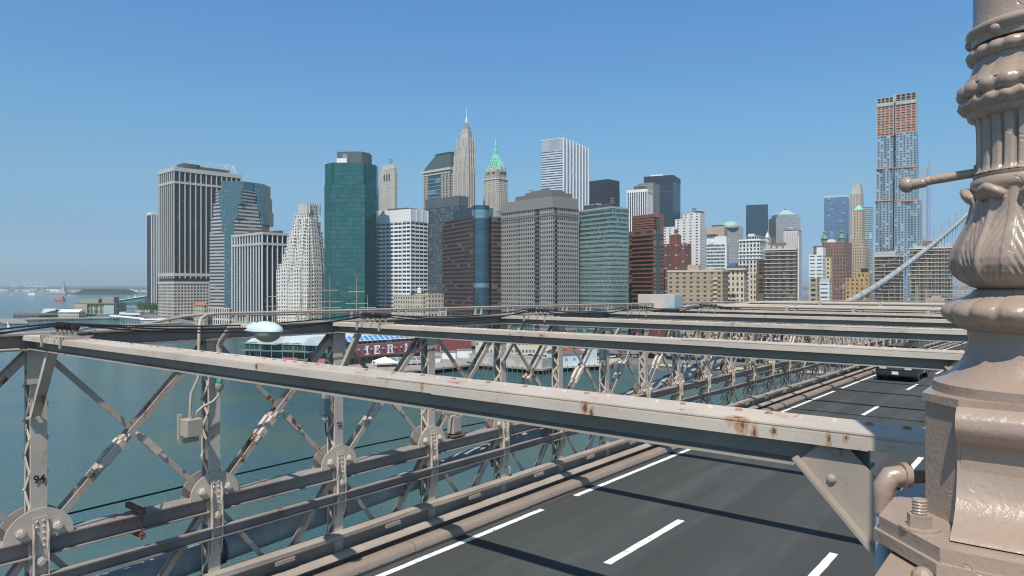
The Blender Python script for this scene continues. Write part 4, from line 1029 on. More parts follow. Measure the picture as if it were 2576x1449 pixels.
# ---- 8 slim cream tower
b = Bld('slim_stone_tower', 'slim cream stone tower with arched top windows and a roof antenna', 953.8, 993, 1000, 425, 1150, 50)
b.part('wall', b.rect(), 0, b.y(437), f_cream, ST); b.part('upper_wall', b.rect(1, b.lb-.5, 1.5, b.la-2), b.y(437), b.y(421), f_cream, ST); b.part('crown', b.rect(2.5, b.lb-1, 4, b.la-5), b.y(421), b.y(411), ST, ST)
b.part('rear_wing', b.rect(b.lb*.3, b.lb+5, 6, b.la-4), 0, b.y(432), f_cream, ST)
mb = MB()
for i in range(3): t = b.la*(.3+.16*i); mb.box(-.5, .5, t, t+3, b.y(452), b.y(438)); mb.tube([(-.5, t+1.5, b.y(438)), (.5, t+1.5, b.y(438))], 1.5, 12)
mb.build('arched_windows', DG, b.root)
mb = MB(); 
for dx, dy in ((3, 10), (3, 16), (7, 10), (7, 16)): mb.obar((dx, dy, b.y(411)), (dx, dy, b.y(398)), .5, .5)
for zz in (407, 402, 398): mb.obar((3, 9, b.y(zz)), (3, 18, b.y(zz)), .5, .5); mb.obar((3, 9, b.y(zz+3)), (3, 18, b.y(zz)), .4, .4)
mb.obar((3, 16, b.y(400)), (3, 16, b.y(393)), .4, .4); mb.build('antenna', DG, b.root)
# ---- 9 slate-roofed tower
b = Bld('slate_roof_tower', 'stone and glass tower under a steep dark slate roof', 1065, 1132, 1160, 424, 1250, 48)
b.part('wall', b.rect(), 0, b.y(424), facade('stone_ribbed_office', (.46, .42, .37), (.05, .09, .11), 4, 3.9, 1, .55, lit=.08, mul=1), ST)
mb = MB(); q = b.la; mb.prism([(-.6, q*.34), (.5, q*.34), (.5, q*.80), (-.6, q*.80)], b.y(520), b.y(436), top=True, bay=1.6, fl=2.0); mb.build('glass_bay', facade('petrol_glass_bay', (.35, .36, .34), (.05, .12, .15), 20, 6.5, 1, .86, lit=.05, grough=.1, gmet=.4), b.root)
mb = MB()
for t in (.0, .12, .24, .82, .94): 
    mb.box(-1.6, .2, q*t, q*t+2.2, b.y(560), b.y(436))
    for k in range(12): z_ = b.y(438+k*7); mb.box(-2.4, .2, q*t-1.2, q*t+3.4, z_-1.3, z_)
for t in (.1, .55): mb.box(b.lb*t, b.lb*t+3, -1.6, .2, b.y(560), b.y(436))
for k in range(12): z_ = b.y(438+k*7); mb.box(1, b.lb-1, -1.9, .2, z_-1.3, z_)
mb.build('stone_column', ST, b.root)
b.band('cornice', b.y(427), b.y(421), 3.2, ST); b.band('frieze', b.y(434), b.y(431), 1.8, ST)
k = 16; b.part('roof', b.rect(-1, b.lb+1, -1, b.la+1), b.y(421), b.y(381), slate, slate, poly2=b.rect(8, b.lb-6, 8, b.la-25)); b.part('roof_crest', b.rect(7, b.lb-5, 7, b.la-24), b.y(381), b.y(378.5), slate, slate)
# ---- 10 spired stone tower
b = Bld('spired_stone_tower', 'tallest stone tower stepping up to a lantern and thin spire', 1139, 1178, 1197, 417, 1180, 55)
tr = [(1139, 1178, 1197, 417, 0), (1141.5, 1178, 1195, 390, 1), (1143.5, 1178, 1194, 370, 2), (1148, 1177, 1194, 348, 3), (1157.5, 1176, 1186, 327, 7), (1161, 1175, 1183, 320.5, 9)]
z0 = 0; f_aig = facade('grey_brown_pier_wall', (.40, .345, .30), (.16, .155, .15), 2.2, 3.5, .38, .55, lit=.3, litc=(.42, .42, .4))
for i, (xl, xc, xr, yt, k) in enumerate(tr):
    y1 = k*.6+b.la*(xc-xl)/39.; x1 = k*.6+b.lb*(xr-xc)/19.
    poly = [(k*.6, k*.6), (x1, k*.6), (x1, y1), (k*.6, y1)]; z1 = b.y(yt); b.part('tier', poly, z0, z1, f_aig if i < 3 else f_cream, ST); z0 = z1-2
    if i < 4:
        mb = MB(); e = k*.6
        for q in (.05, .30, .42, .62, .9): mb.box(e-1.3, e+.4, y1*q, y1*q+1.5, 0 if i == 0 else z1-30, z1+3)
        for q in (.0, .3, .6, .9): mb.box(x1*q, x1*q+1.5, e-1.3, e+.4, 0 if i == 0 else z1-30, z1+3)
        mb.build('pier', ST, b.root)
mb = MB(); e = 6*.6
for q in (.1, .5): mb.box(2-.6, 4, y1*q, y1*q+7, b.y(350), b.y(336)); mb.build('pinnacle', ST, b.root) if q == .5 else None
b.part('side_wing', [(b.lb*.9, 4), (b.lb*1.25, 4), (b.lb*1.25, b.la*.9), (b.lb*.9, b.la*.9)], 0, b.y(428), f_aig, ST)
pc = [(poly[0][0]+poly[1][0])/2, (poly[1][1]+poly[2][1])/2]; zt = b.y(320.5)
b.part('crown', poly, zt, b.y(305), simple('weathered_metal', (.19, .24, .23), .5), DG, poly2=[(pc[0]+(p[0]-pc[0])*.3, pc[1]+(p[1]-pc[1])*.3) for p in poly])
MB().lathe([(1.9, b.y(305)), (2.0, b.y(300)), (1.5, b.y(293)), (.5, b.y(291)), (.28, b.y(262))], 8, tuple(pc)).build('spire', WH, b.root)
# ---- 11 tower with green pyramid
b = Bld('green_pyramid_tower', 'stone tower with a bright green copper pyramid and spire', 1217, 1253.6, 1277, 449, 1230, 47)
f40 = facade('buff_brick_piers', (.47, .41, .34), (.10, .085, .075), 3.2, 3.6, .44, .6, lit=.12); f40b = facade('white_spandrel_storeys', (.62, .57, .49), (.06, .05, .05), 3.2, 3.6, .5, .55, lit=.1)
b.part('wall', b.rect(), 0, b.y(484), f40, ST); b.part('pale_storeys', b.rect(-.2, b.lb+.2, -.2, b.la+.2), b.y(484), b.y(449), f40b, ST); b.part('upper_wall', b.rect(1.5, b.lb-1.5, 1.5, b.la-1.5), b.y(449), b.y(424), f40, ST)
mb = MB()
for i in range(9): t = b.la*i/8; mb.box(-1, .3, t-.5, t+.5, b.y(530), b.y(484)); 
for i in range(6): t = b.lb*i/5; mb.box(t-.5, t+.5, -1, .3, b.y(530), b.y(484))
mb.build('pier', ST, b.root); b.band('cornice', b.y(449.5), b.y(447.5), 1.2, WH)
c_ = (b.lb/2, b.la/2); sq = lambda k, kk: [(c_[0]-k, c_[1]-kk), (c_[0]+k, c_[1]-kk), (c_[0]+k, c_[1]+kk), (c_[0]-k, c_[1]+kk)]
b.part('roof', sq(b.lb/2-2, b.la/2-2), b.y(424), b.y(382), cop, cop, poly2=sq(2.8, 3)); b.part('lantern', sq(3.2, 3.2), b.y(383), b.y(373), cop, cop)
MB().lathe([(3.4, b.y(373)), (2.2, b.y(371)), (2.2, b.y(361)), (2.8, b.y(360.5)), (1.6, b.y(355)), (.7, b.y(345)), (.2, b.y(336))], 8, c_).build('spire', cop, b.root)
mb = MB()
for t in (.25, .62): mb.prism([(-.3, b.la*t), (3, b.la*t), (3, b.la*t+6), (-.3, b.la*t+6)], b.y(430), b.y(416)); mb.prism([(b.lb*t, -.3), (b.lb*t+6, -.3), (b.lb*t+6, 3), (b.lb*t, 3)], b.y(430), b.y(416))
mb.build('dormer', ST, b.root)
mb = MB()
for row, zz in ((0, 417), (1, 411), (2, 405), (3, 398)):
    f = (424-zz)/(424-382.); w_ = b.la/2-2-(b.la/2-5)*f; xw = (b.lb/2-2)-(b.lb/2-4.8)*f
    for i in range(6-row): t = c_[1]-w_*.75+1.5*w_*i/max(1, 5-row); mb.box(c_[0]-xw-.5, c_[0]-xw+1.5, t-.7, t+.7, b.y(zz), b.y(zz-2.6))
mb.build('roof_windows', DG, b.root)
# ---- 12 dark grid block in front
b = Bld('office_tower', 'dark gridded office block below the slate roofed tower', 1071, 1155, 1178, 492, 930, 48)
b.part('wall', b.rect(), 0, b.y(517), f_grid, DG); b.part('louvre_crown', b.rect(-.3, b.lb+.3, -.3, b.la+.3), b.y(517), b.h, facade('louvre_fins', (.17, .20, .22), (.05, .06, .07), 1.9, 60, .55, 1, lit=0, rough=.5), DG)
# ---- 13 red banded block with blue glass column
b = Bld('red_banded_block', 'dark red banded office block wrapped round a pale blue glass column', 1113.3, 1189, 1240, 542.5, 640, 28)
Q = b.lb; b.part('wall', b.rect(0, Q, 0, b.la), 0, b.h, f_red, DG)
c2 = (Q*.42, 1.0); rr = 8.2; mbp = [(c2[0]+rr*math.cos(2*math.pi*i/28), c2[1]+rr*math.sin(2*math.pi*i/28)) for i in range(28)]
b.part('glass_column', mbp, 0, b.y(516.8), f_cyl, DG); b.part('glass_penthouse', [(2, 8), (Q+2, 4), (Q+2, b.la*.7), (2, b.la*.7)], b.h, b.y(519), f_blue, DG)
b.part('right_wing', [(Q*.86, -3), (Q*1.42, -3), (Q*1.42, b.la), (Q*.86, b.la)], 0, b.y(544), f_red, DG)
# ---- 14 big grey masonry tower
b = Bld('grey_masonry_tower', 'massive grey masonry office tower in the middle of the skyline', 1261, 1390, 1455, 493, 590, 40)
A, Bq = b.la, b.lb
poly = [(0, 0), (2.2, 0), (2.2, 1.8), (5, 1.8), (5, 0), (Bq, 0), (Bq, A), (0, A), (-0, A*.66), (1.2, A*.66), (1.2, A*.645), (0, A*.645), (0, A*.32), (1.6, A*.32), (1.6, A*.235), (0, A*.235)]
b.part('wall', poly, 0, b.h-9, f_gry, DG)
b.part('upper_wall', b.rect(.6, Bq-.6, .6, A-.6), b.h-9, b.h, simple('grey_top_masonry', (.25, .23, .21), .85, var=.05))
b.band('string_course', b.y(541), b.y(538.5), .5, simple('grey_course', (.23, .215, .2), .8)); b.band('string_course', b.h-9.4, b.h-8.6, .5, ST if False else bpy.data.materials['grey_course'])
b.part('recess_windows', [(-.3, A*.235), (1.5, A*.235), (1.5, A*.32), (-.3, A*.32)], 0, b.h-12, f_gry2, DG); b.part('recess_windows', [(2.2, -.3), (5.2, -.3), (5.2, 1.7), (2.2, 1.7)], 0, b.h-12, f_gry2, DG)
gm2 = simple('grey_penthouse', (.17, .155, .145), .85, var=.08)
for (x0, x1, y0, y1, zz) in ((3, .9, .06, .76, 480), (5, .75, .12, .6, 473), (6, .7, .2, .5, 470)): b.part('penthouse', b.rect(x0, Bq*x1, A*y0, A*y1), b.h, b.y(zz), gm2)
MB().tube([(6, A*.5, b.y(470)), (6, A*.5, b.y(467))], .3, 6).obar((6, A*.45, b.y(466.5)), (6, A*.55, b.y(466.5)), .3, .3).build('antenna', DG, b.root)
# ---- 15 silver tower
b = Bld('silver_tower', 'tall silver tower with vertical fins on its right hand wall', 1362, 1415, 1478.7, 347, 1150, 60)
b.part('wall', b.rect(), 0, b.h-19, f_silv, WH); b.part('louvre_crown', b.rect(-.2, b.lb, -.2, b.la+.2), b.h-19, b.h, facade('silver_louvres', (.55, .57, .59), (.2, .23, .26), 2.0, 50, .5, .95, lit=0), WH)
mb = MB()
for i in range(9): t = 2+(b.lb-2)*i/8; mb.box(t-1.3, t+1.3, -2.4, 0.2, 0, b.h+1)
mb.build('fin', simple('silver_fin', (.68, .70, .72), .5), b.root); MB().prism([(0, -.5), (b.lb, -.5), (b.lb, .1), (0, .1)], 0, b.h-1, bay=2.2, fl=4).build('fin_wall', f_silv2, b.root)
b.band('parapet', b.h-1.2, b.h, .6, WH); mb = MB(); mb.box(20, 27, 5, 12, b.h, b.h+5); mb.obar((23, 8, b.h+4), (23, 8, b.h+12), .5, .5); mb.obar((20, 8, b.h+9), (26, 8, b.h+9), .5, .5); mb.build('roof_plant', WH, b.root)
# ---- 16 low black slab
b = Bld('black_tower', 'black square topped tower right behind the silver tower', 1478, 1529.4, 1557.8, 450.4, 1320, 47)
b.part('wall', b.rect(), 0, b.h-14, f_blk, DG); b.part('crown', b.rect(-.3, b.lb+.3, -.3, b.la+.3), b.h-14, b.h, simple('black_crown', (.026, .03, .04), .5), DG)
b.piers('pier', 5, 5, 1.2, .5, 0, b.h-14, bpy.data.materials['black_crown'])
# ---- 17 teal office block
b = Bld('teal_office_block', 'teal glass office block with banded storeys and a wooden water tank on its roof', 1456, 1540, 1580, 519, 585, 36)
b.part('wall', b.rect(), 0, b.h-1.5, f_teal); b.band('parapet', b.h-1.5, b.h, .25, simple('grey_parapet', (.36, .39, .38), .6))
mb = MB()
for i in range(1, 28): z_ = i*(b.h-1.5)/28; mb.box(-.18, b.lb+.18, -.18, b.la+.18, z_-.28, z_+.0)
mb.build('storey_band', bpy.data.materials['grey_parapet'], b.root)
b.mech((.12, .5, .1, .5, b.h, b.h+3), (.1, .4, .55, .9, b.h, b.h+4)); mb = MB()
for i in range(6): mb.tube([(3, b.la*(.5+.06*i), b.h+4+.3*(i % 2)), (b.lb*.4, b.la*(.5+.06*i), b.h+4)], .4, 6)
mb.build('roof_pipes', WH, b.root)
def tank(root, x, y, z, s=1.0, mat_=None):
    mb = MB(); mb.lathe([(1.9*s, z+2*s), (1.9*s, z+5.2*s), (2.1*s, z+5.3*s), (.1, z+6.6*s)], 12, (x, y))
    for dx, dy in ((-1.2, -1.2), (1.2, -1.2), (1.2, 1.2), (-1.2, 1.2)): mb.box(x+dx*s-.15, x+dx*s+.15, y+dy*s-.15, y+dy*s+.15, z, z+2.1*s)
    return mb.build('water_tank', mat_ or simple('tank_wood', (.12, .085, .065), .8), root)
tank(b.root, 5, 5, b.h, 1.25)
# ---- 18 navy tower, 19 taupe slab, 20 striped tower
b = Bld('navy_tower', 'dark navy glass tower behind the striped white one', 1620, 1693, 1711.7, 439.8, 1260, 64)
b.part('wall', b.rect(), 0, b.h-10, f_dblue, DG); b.part('crown', b.rect(-.3, b.lb+.3, -.3, b.la+.3), b.h-10, b.h, simple('navy_crown', (.022, .032, .045), .5), DG)
mb = MB(); mb.box(4, 10, b.la*.35, b.la*.8, b.h, b.h+3); mb.build('roof_plant', WH, b.root); b.band('lit_band', b.y(481), b.y(479.6), .3, simple('teal_line', (.06, .16, .17), .3))
b = Bld('taupe_slab', 'plain taupe slab between the striped tower and the navy one', 1603.6, 1643, 1659.5, 459, 1120, 60)
b.part('wall', b.rect(), 0, b.h, f_taupe)
b = Bld('striped_tower', 'narrow white striped tower with vertical fins', 1577.8, 1627.8, 1641.4, 475, 1000, 60)
b.part('wall', b.rect(), 0, b.h-3, f_stripe); b.band('parapet', b.h-4, b.h, .6, WH); b.piers('fin', 9, 5, 1.35, .5, 0, b.h-2, WH); b.mech((.1, .9, .25, .7, b.h, b.h+5))
# ---- 21 brown rounded banded tower
b = Bld('brown_banded_tower', 'reddish brown tower with a rounded corner and long balconies', 1582, 1650, 1669.8, 537, 610, 34)
Lb, La = b.lb, b.la
pr = [(4, 0), (Lb, 0), (Lb, La-3), (0, La-3), (0, 4)]; rc = [(4-4*math.sin(a), 4-4*math.cos(a)) for a in (1.2, .8, .4)]
pl = [(4, 0), (Lb, 0), (Lb, La), (0, La), (0, 4)]+rc
b.part('wall', pl, 0, b.y(577), f_brn); b.part('upper_wall', [(x+.2 if x < 1 else x, y if y < La-1 else La-4) for x, y in pl], b.y(577), b.h, simple('brown_brick', (.215, .09, .062), .85, var=.1, vs=.3))
mb = MB(); n = 24
for i in range(n):
    z_ = 3+i*(b.y(580)-3)/n; mb.box(-1.3, .2, La*.1, La*(.84+.1*(i % 3 == 0)), z_-.2, z_+1.1)
mb.build('balconies', bpy.data.materials['brown_brick'], b.root)
mb = MB()
for z_ in (b.y(571), b.y(565), b.y(559), b.y(552), b.y(545)): mb.box(-.1, Lb+.1, -.1, La-3.8, z_, z_+.25)
mb.build('pale_course', simple('pink_course', (.34, .2, .16), .8), b.root)
MB().box(.9, 4.6, -.22, .4, 0, b.y(548)).build('stair_glass', facade('green_stair_glass', (.05, .1, .1), (.03, .1, .09), 2, 3.3, .9, .9, lit=.1), b.root)
# ---- 22 white flats and low wing
b = Bld('white_flats', 'white brick apartment tower with stepped rooftop and tanks', 1698, 1761, 1774, 535, 760, 52)
b.part('wall', b.rect(), 0, b.y(548), f_wapt); b.part('upper_wall', b.rect(0, b.lb, 0, b.la*.68), b.y(548), b.h, f_wapt); b.part('low_wing', b.rect(2, b.lb*.8, b.la-2, b.la*1.55), 0, b.y(566), f_wapt)
b.part('right_wing', [(b.lb, 3), (b.lb+11, 3), (b.lb+11, 20), (b.lb, 20)], 0, b.y(572), f_wapt)
b.part('penthouse', b.rect(2, 9, b.la*.52, b.la*.78), b.y(548), b.h+1.5, simple('tan_block', (.42, .33, .24), .8)); tank(b.root, 5, b.la*.3, b.h, 1.1, bpy.data.materials['roof_fan_grey']); b.mech((.1, .8, .02, .2, b.h, b.h+2))
# ---- 23 red brick flats
b = Bld('red_brick_flats', 'red brick apartment block with pale windows and a taller lift house', 1669, 1724, 1739, 612, 630, 46)
b.part('wall', b.rect(), 0, b.h, f_rapt); b.part('lift_house', b.rect(2, 9, b.la*.42, b.la*.78), b.h, b.y(588), bpy.data.materials['brown_brick']); tank(b.root, 5, b.la*.55, b.y(588), .8)
mb = MB(); mb.prism([(-1.4, b.la*.25), (1, b.la*.25), (1, b.la*.5), (-1.4, b.la*.5)], 0, b.h, bay=4.6, fl=2.9); mb.prism([(-1.4, b.la*.72), (1, b.la*.72), (1, b.la*.98), (-1.4, b.la*.98)], 0, b.h, bay=4.6, fl=2.9); mb.build('bay', f_rapt, b.root)
# ---- 24 tan blank block, 25 green banded office, 26 dome tower
tanm = simple('tan_blank_wall', (.47, .36, .27), .85, var=.05, vs=.05)
b = Bld('blank_tan_block', 'windowless tan tower left of the green dome', 1768, 1822, 1828, 569, 1120, 60); b.part('wall', b.rect(), 0, b.h, tanm); b.mech((.1, .9, .1, .6, b.h, b.h+2.5))
b = Bld('green_banded_office', 'white office block with green glass bands left of the hazy dome', 1770, 1827, 1834, 594, 800, 62)
b.part('wall', b.rect(), 0, b.y(613), f_gbnd); b.part('upper_wall', b.rect(), b.y(613), b.h, WH); b.part('setback', b.rect(0, b.lb, b.la*.5, b.la), b.h-2, b.y(588), DG)
mb = MB(); mb.box(-.6, 1.5, -.5, 1.5, 0, b.y(613)); mb.box(-.5, .2, b.la*.55, b.la*.75, b.y(612), b.y(605)); mb.build('end_pier', WH, b.root)
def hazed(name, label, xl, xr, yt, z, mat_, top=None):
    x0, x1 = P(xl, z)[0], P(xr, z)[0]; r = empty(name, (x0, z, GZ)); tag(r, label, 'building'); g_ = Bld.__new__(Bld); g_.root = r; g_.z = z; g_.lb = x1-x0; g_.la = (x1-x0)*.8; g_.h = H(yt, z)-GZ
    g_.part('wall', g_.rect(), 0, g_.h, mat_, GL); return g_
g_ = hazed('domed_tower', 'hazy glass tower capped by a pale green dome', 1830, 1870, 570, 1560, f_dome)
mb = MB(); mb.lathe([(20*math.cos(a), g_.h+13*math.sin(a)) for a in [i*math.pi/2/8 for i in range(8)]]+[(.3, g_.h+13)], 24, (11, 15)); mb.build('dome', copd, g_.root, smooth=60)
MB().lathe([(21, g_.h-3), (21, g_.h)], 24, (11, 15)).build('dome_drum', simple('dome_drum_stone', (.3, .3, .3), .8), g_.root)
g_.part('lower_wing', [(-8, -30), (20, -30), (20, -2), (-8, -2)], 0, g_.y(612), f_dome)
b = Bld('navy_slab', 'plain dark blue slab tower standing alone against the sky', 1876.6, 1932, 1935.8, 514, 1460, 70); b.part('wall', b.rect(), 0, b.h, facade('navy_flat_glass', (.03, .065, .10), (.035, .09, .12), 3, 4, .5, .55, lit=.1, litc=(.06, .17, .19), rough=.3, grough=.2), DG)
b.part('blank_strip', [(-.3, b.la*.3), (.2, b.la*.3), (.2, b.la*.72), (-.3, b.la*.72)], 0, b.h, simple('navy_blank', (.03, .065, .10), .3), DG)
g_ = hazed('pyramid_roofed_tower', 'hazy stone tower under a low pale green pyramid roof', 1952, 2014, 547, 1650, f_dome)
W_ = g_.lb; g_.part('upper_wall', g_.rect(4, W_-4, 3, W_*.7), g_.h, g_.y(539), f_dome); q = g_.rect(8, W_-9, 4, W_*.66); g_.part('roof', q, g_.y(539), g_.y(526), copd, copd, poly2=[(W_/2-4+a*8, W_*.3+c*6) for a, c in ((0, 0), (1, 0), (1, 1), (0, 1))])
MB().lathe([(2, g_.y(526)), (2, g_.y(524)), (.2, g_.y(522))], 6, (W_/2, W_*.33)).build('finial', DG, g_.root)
# ---- 28 white classical office and neighbours
b = Bld('white_stone_office', 'white classical office building with tall paired windows and a glazed rooftop', 1859, 1912, 1926, 601, 860, 52)
b.part('wall', b.rect(), 0, b.h, f_cls); b.part('roof_storey', b.rect(2, b.lb-2, 2, b.la-9), b.h, b.y(592.5), facade('roof_windows', (.5, .5, .5), (.05, .06, .07), 3.2, 9, .75, .7, lit=.05)); b.part('lift_house', b.rect(4, 10, b.la*.35, b.la*.62), b.y(592.5), b.y(586.5), WH)
for yy in (604, 631.5, 640, 649.5): b.band('cornice', b.y(yy)-.6, b.y(yy)+.9, 1.0, WH)
b = Bld('grey_stone_office', 'grey stone building with a small pediment beside the white office', 1918, 1940, 1951, 597, 900, 52); b.part('wall', b.rect(), 0, b.h, simple('grey_stone', (.24, .215, .19), .85)); 
b.part('front', [(-6, 2), (0, 2), (0, b.la-1), (-6, b.la-1)], 0, b.y(608), f_orn); c_ = b.la/2; b.part('pediment', [(-6, 2), (0, 2), (0, b.la-1), (-6, b.la-1)], b.y(608), b.y(601), ST, ST, poly2=[(-6, c_-.1), (0, c_-.1), (0, c_+.1), (-6, c_+.1)])
b = Bld('white_spire_tower', 'small white pyramid spire with a gilded tip above the grey stone building', 1925, 1932, 1937, 596, 1000, 47); b.part('wall', b.rect(), 0, b.h, f_cls); c_ = (b.lb/2, b.la/2)
b.part('spire', b.rect(), b.h, b.y(584), WH, WH, poly2=[(c_[0]-.6, c_[1]-.6), (c_[0]+.6, c_[1]-.6), (c_[0]+.6, c_[1]+.6), (c_[0]-.6, c_[1]+.6)]); MB().lathe([(.9, b.y(584)), (1.1, b.y(581)), (.1, b.y(579))], 8, c_).build('gilded_tip', simple('gold_leaf', (.6, .42, .12), .3, .8), b.root)
b = Bld('pale_pink_block', 'pale pink windowless block with roof tanks', 1971, 2008, 2016, 580, 1020, 58); b.part('wall', b.rect(), 0, b.h, f_pink); b.mech((.0, 1, .5, .95, b.h, b.h+2), (.0, 1, .0, .35, b.h, b.h+1.5)); 
for t in (.45, .62): MB().lathe([(2.4, b.h+1), (2.6, b.h+5), (1, b.h+6)], 10, (3, b.la*t)).build('roof_tank', copd, b.root)
b.part('low_wing', b.rect(1, b.lb-.5, -.8, b.la*.4), 0, b.h-8, f_wlow)
# ---- 30.. brown apartment towers with white slab lines
slabm = simple('white_slab_edge', (.62, .58, .50), .7)
def brown(name, label, xl, xc, xr, yt, z, phi, grp=None, bays=()):
    b = Bld(name, label, xl, xc, xr, yt, z, phi, group=grp); b.part('wall', b.rect(), 0, b.h, f_bapt)
    mb = MB(); n = int(b.h/2.95)
    for i in range(1, n+1): mb.box(-.45, b.lb+.45, -.45, b.la+.45, i*2.95-.45, i*2.95+.0)
    mb.box(-.5, b.lb+.5, -.5, b.la+.5, b.h-.9, b.h+.2); mb.build('slab_edges', slabm, b.root)
    mb = MB()
    for a0, a1 in bays: mb.box(-.22, .3, b.la*a0, b.la*a1, 0, b.h-1)
    if bays: mb.build('balcony_bay', simple('dark_balcony_bay', (.045, .05, .055), .4, var=.5, vs=1.2), b.root)
    mb = MB(); mb.box(b.lb*.25, b.lb*.75, b.la*.35, b.la*.7, b.h, b.h+5); mb.build('lift_house', simple('mauve_brick', (.24, .15, .13), .85), b.root)
    mb = MB()
    for i in range(5): y_ = b.la*(.04+.2*i); mb.add([(0, y_, b.h+.5), (4, y_, b.h+3.2), (4, y_+3, b.h+3.2), (0, y_+3, b.h+.5), (0, y_, b.h+.2), (4, y_, b.h+2.9), (4, y_+3, b.h+2.9), (0, y_+3, b.h+.2)], [(0, 1, 2, 3), (7, 6, 5, 4), (0, 4, 5, 1), (2, 6, 7, 3), (1, 5, 6, 2), (3, 7, 4, 0)])
    mb.build('roof_skylight', simple('grey_skylight', (.3, .33, .34), .3), b.root); return b
b = brown('brown_flats', 'brown apartment tower with white floor lines, left of the pale yellow strip building', 1924, 2000, 2006, 625, 540, 58, bays=((.40, .46), (.58, .67), (.78, .86)))
b.part('left_wing', [(3, b.la), (9, b.la), (9, b.la+7), (3, b.la+7)], 0, b.h-8, f_bapt); b.part('right_wing', [(b.lb, 4), (b.lb+10, 4), (b.lb+10, 16), (b.lb, 16)], 0, b.h-2, f_bapt)
brown('brown_flats', 'brown apartment tower in front of the tower under construction', 2199.6, 2252, 2272, 641, 560, 40, bays=((.35, .6),))
brown('brown_flats', 'broad brown apartment tower behind the climbing bridge cable', 2289, 2396, 2420, 621, 520, 58, bays=((.1, .2), (.42, .5), (.66, .74)))
# ---- 31 tan flats
b = Bld('tan_flats', 'long low tan brick apartment block with pale floor lines', 1679, 1818, 1832, 682, 470, 62); b.part('wall', b.rect(), 0, b.h, f_tan)
mb = MB()
for i in range(1, int(b.h/3.0)+1): mb.box(-.12, b.lb+.12, -.12, b.la+.12, i*3.0-.14, i*3.0)
mb.box(-.3, b.lb+.3, -.3, b.la+.3, b.h-.3, b.h+.9); mb.build('floor_lines', simple('tan_slab_edge', (.55, .47, .36), .7), b.root); b.part('lift_house', b.rect(2, 8, b.la*.44, b.la*.64), b.h, b.h+4.5, bpy.data.materials['tan_block']); b.part('lift_house', b.rect(2, 8, b.la*.16, b.la*.3), b.h, b.h+2, bpy.data.materials['tan_block'])
mb = MB()
for i in range(int(b.h/3)): mb.box(-.9, .1, b.la*.09, b.la*.17, i*3+.3, i*3+1.4)
mb.build('balconies', bpy.data.materials['tan_slab_edge'], b.root)
b = Bld('ornate_cream_block', 'cream ornamented building with fire escapes right of the tan flats', 1828, 1872, 1880, 669, 540, 60); b.part('wall', b.rect(), 0, b.h-3, f_orn); b.band('cornice', b.h-3, b.h-1.5, 1.2, ST); b.part('roof', b.rect(), b.h-1.5, b.h, DG, DG)
mb = MB(); q = b.la*.45
for i in range(9): mb.box(-1.4, 0, q, q+5, 4+i*4.2, 4.15+i*4.2); mb.obar((-1.2, q, 4.1+i*4.2), (-1.2, q+5, 8.3+i*4.2), .15, .15)
mb.build('fire_escape', DG, b.root); b.part('roof_shed', b.rect(1, 8, b.la*.5, b.la*.9), b.h, b.y(661), simple('blue_tarpaulin', (.05, .16, .38), .6))
b = Bld('narrow_cream_block', 'narrow cream block squeezed between the ornate block and the brown flats', 1886, 1903, 1910, 689, 560, 58); b.part('wall', b.rect(), 0, b.h, f_orn)
# ---- right-hand group
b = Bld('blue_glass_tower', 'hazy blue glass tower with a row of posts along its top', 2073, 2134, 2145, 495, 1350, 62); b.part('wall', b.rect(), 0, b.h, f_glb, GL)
mb = MB(); 
for i in range(9): mb.box(-.3, .3, b.la*i/8-.3, b.la*i/8+.3, b.h, b.h+3)
mb.box(-.4, .4, 0, b.la, b.h+2.4, b.h+3.4); mb.build('roof_screen', WH, b.root)
b = Bld('cream_slender_tower', 'slender cream tower with a ribbed white crown', 2138, 2166, 2172.5, 487, 1280, 56); b.part('wall', b.rect(), 0, b.h, facade('cream_dark_window_tower', (.52, .46, .37), (.09, .08, .08), 4.4, 3.6, .6, .5, lit=.1), ST)
b.part('upper_wall', b.rect(1, b.lb-1, 1, b.la*.85), b.h, b.y(472), ST, ST); b.part('crown', b.rect(2, b.lb-2, 2, b.la*.7), b.y(472), b.y(460), facade('ribbed_crown', (.6, .55, .48), (.3, .28, .25), 2.5, 30, .4, .95, lit=0), ST)
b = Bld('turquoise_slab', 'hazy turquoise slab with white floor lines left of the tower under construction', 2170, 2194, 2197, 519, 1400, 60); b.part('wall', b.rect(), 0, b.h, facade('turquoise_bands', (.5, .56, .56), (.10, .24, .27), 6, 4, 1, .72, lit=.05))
b = Bld('green_capped_tower', 'tan stone tower with a small green pyramid cap', 2147, 2168, 2176, 527, 920, 52); b.part('wall', b.rect(), 0, b.h, f_tans); b.part('roof', b.rect(-.3, b.lb+.3, -.3, b.la+.3), b.h, b.y(514), cop, cop, poly2=b.rect(b.lb*.42, b.lb*.58, b.la*.42, b.la*.58))
b.part('shoulder', b.rect(-2.5, b.lb+5, -2.5, b.la+3), 0, b.y(599), f_tans); b.part('shoulder', b.rect(-4, b.lb+9, -4, b.la+4), 0, b.y(622), f_tans); b.part('green_cap', b.rect(b.lb+1, b.lb+4, -2, 2), b.y(599), b.y(594), cop, cop)
b = Bld('twin_cupola_building', 'brown stone building with twin green cupolas on its roof', 2046, 2124, 2143, 616, 880, 52); b.part('wall', b.rect(0, b.lb, 0, b.la*.72), 0, b.y(608), f_park); b.part('rear_wall', b.rect(0, b.lb, b.la*.7, b.la), 0, b.h, f_park); b.part('gable', b.rect(2, 10, b.la*.28, b.la*.62), b.y(608), b.y(600), ST, ST, poly2=b.rect(4, 8, b.la*.38, b.la*.52))
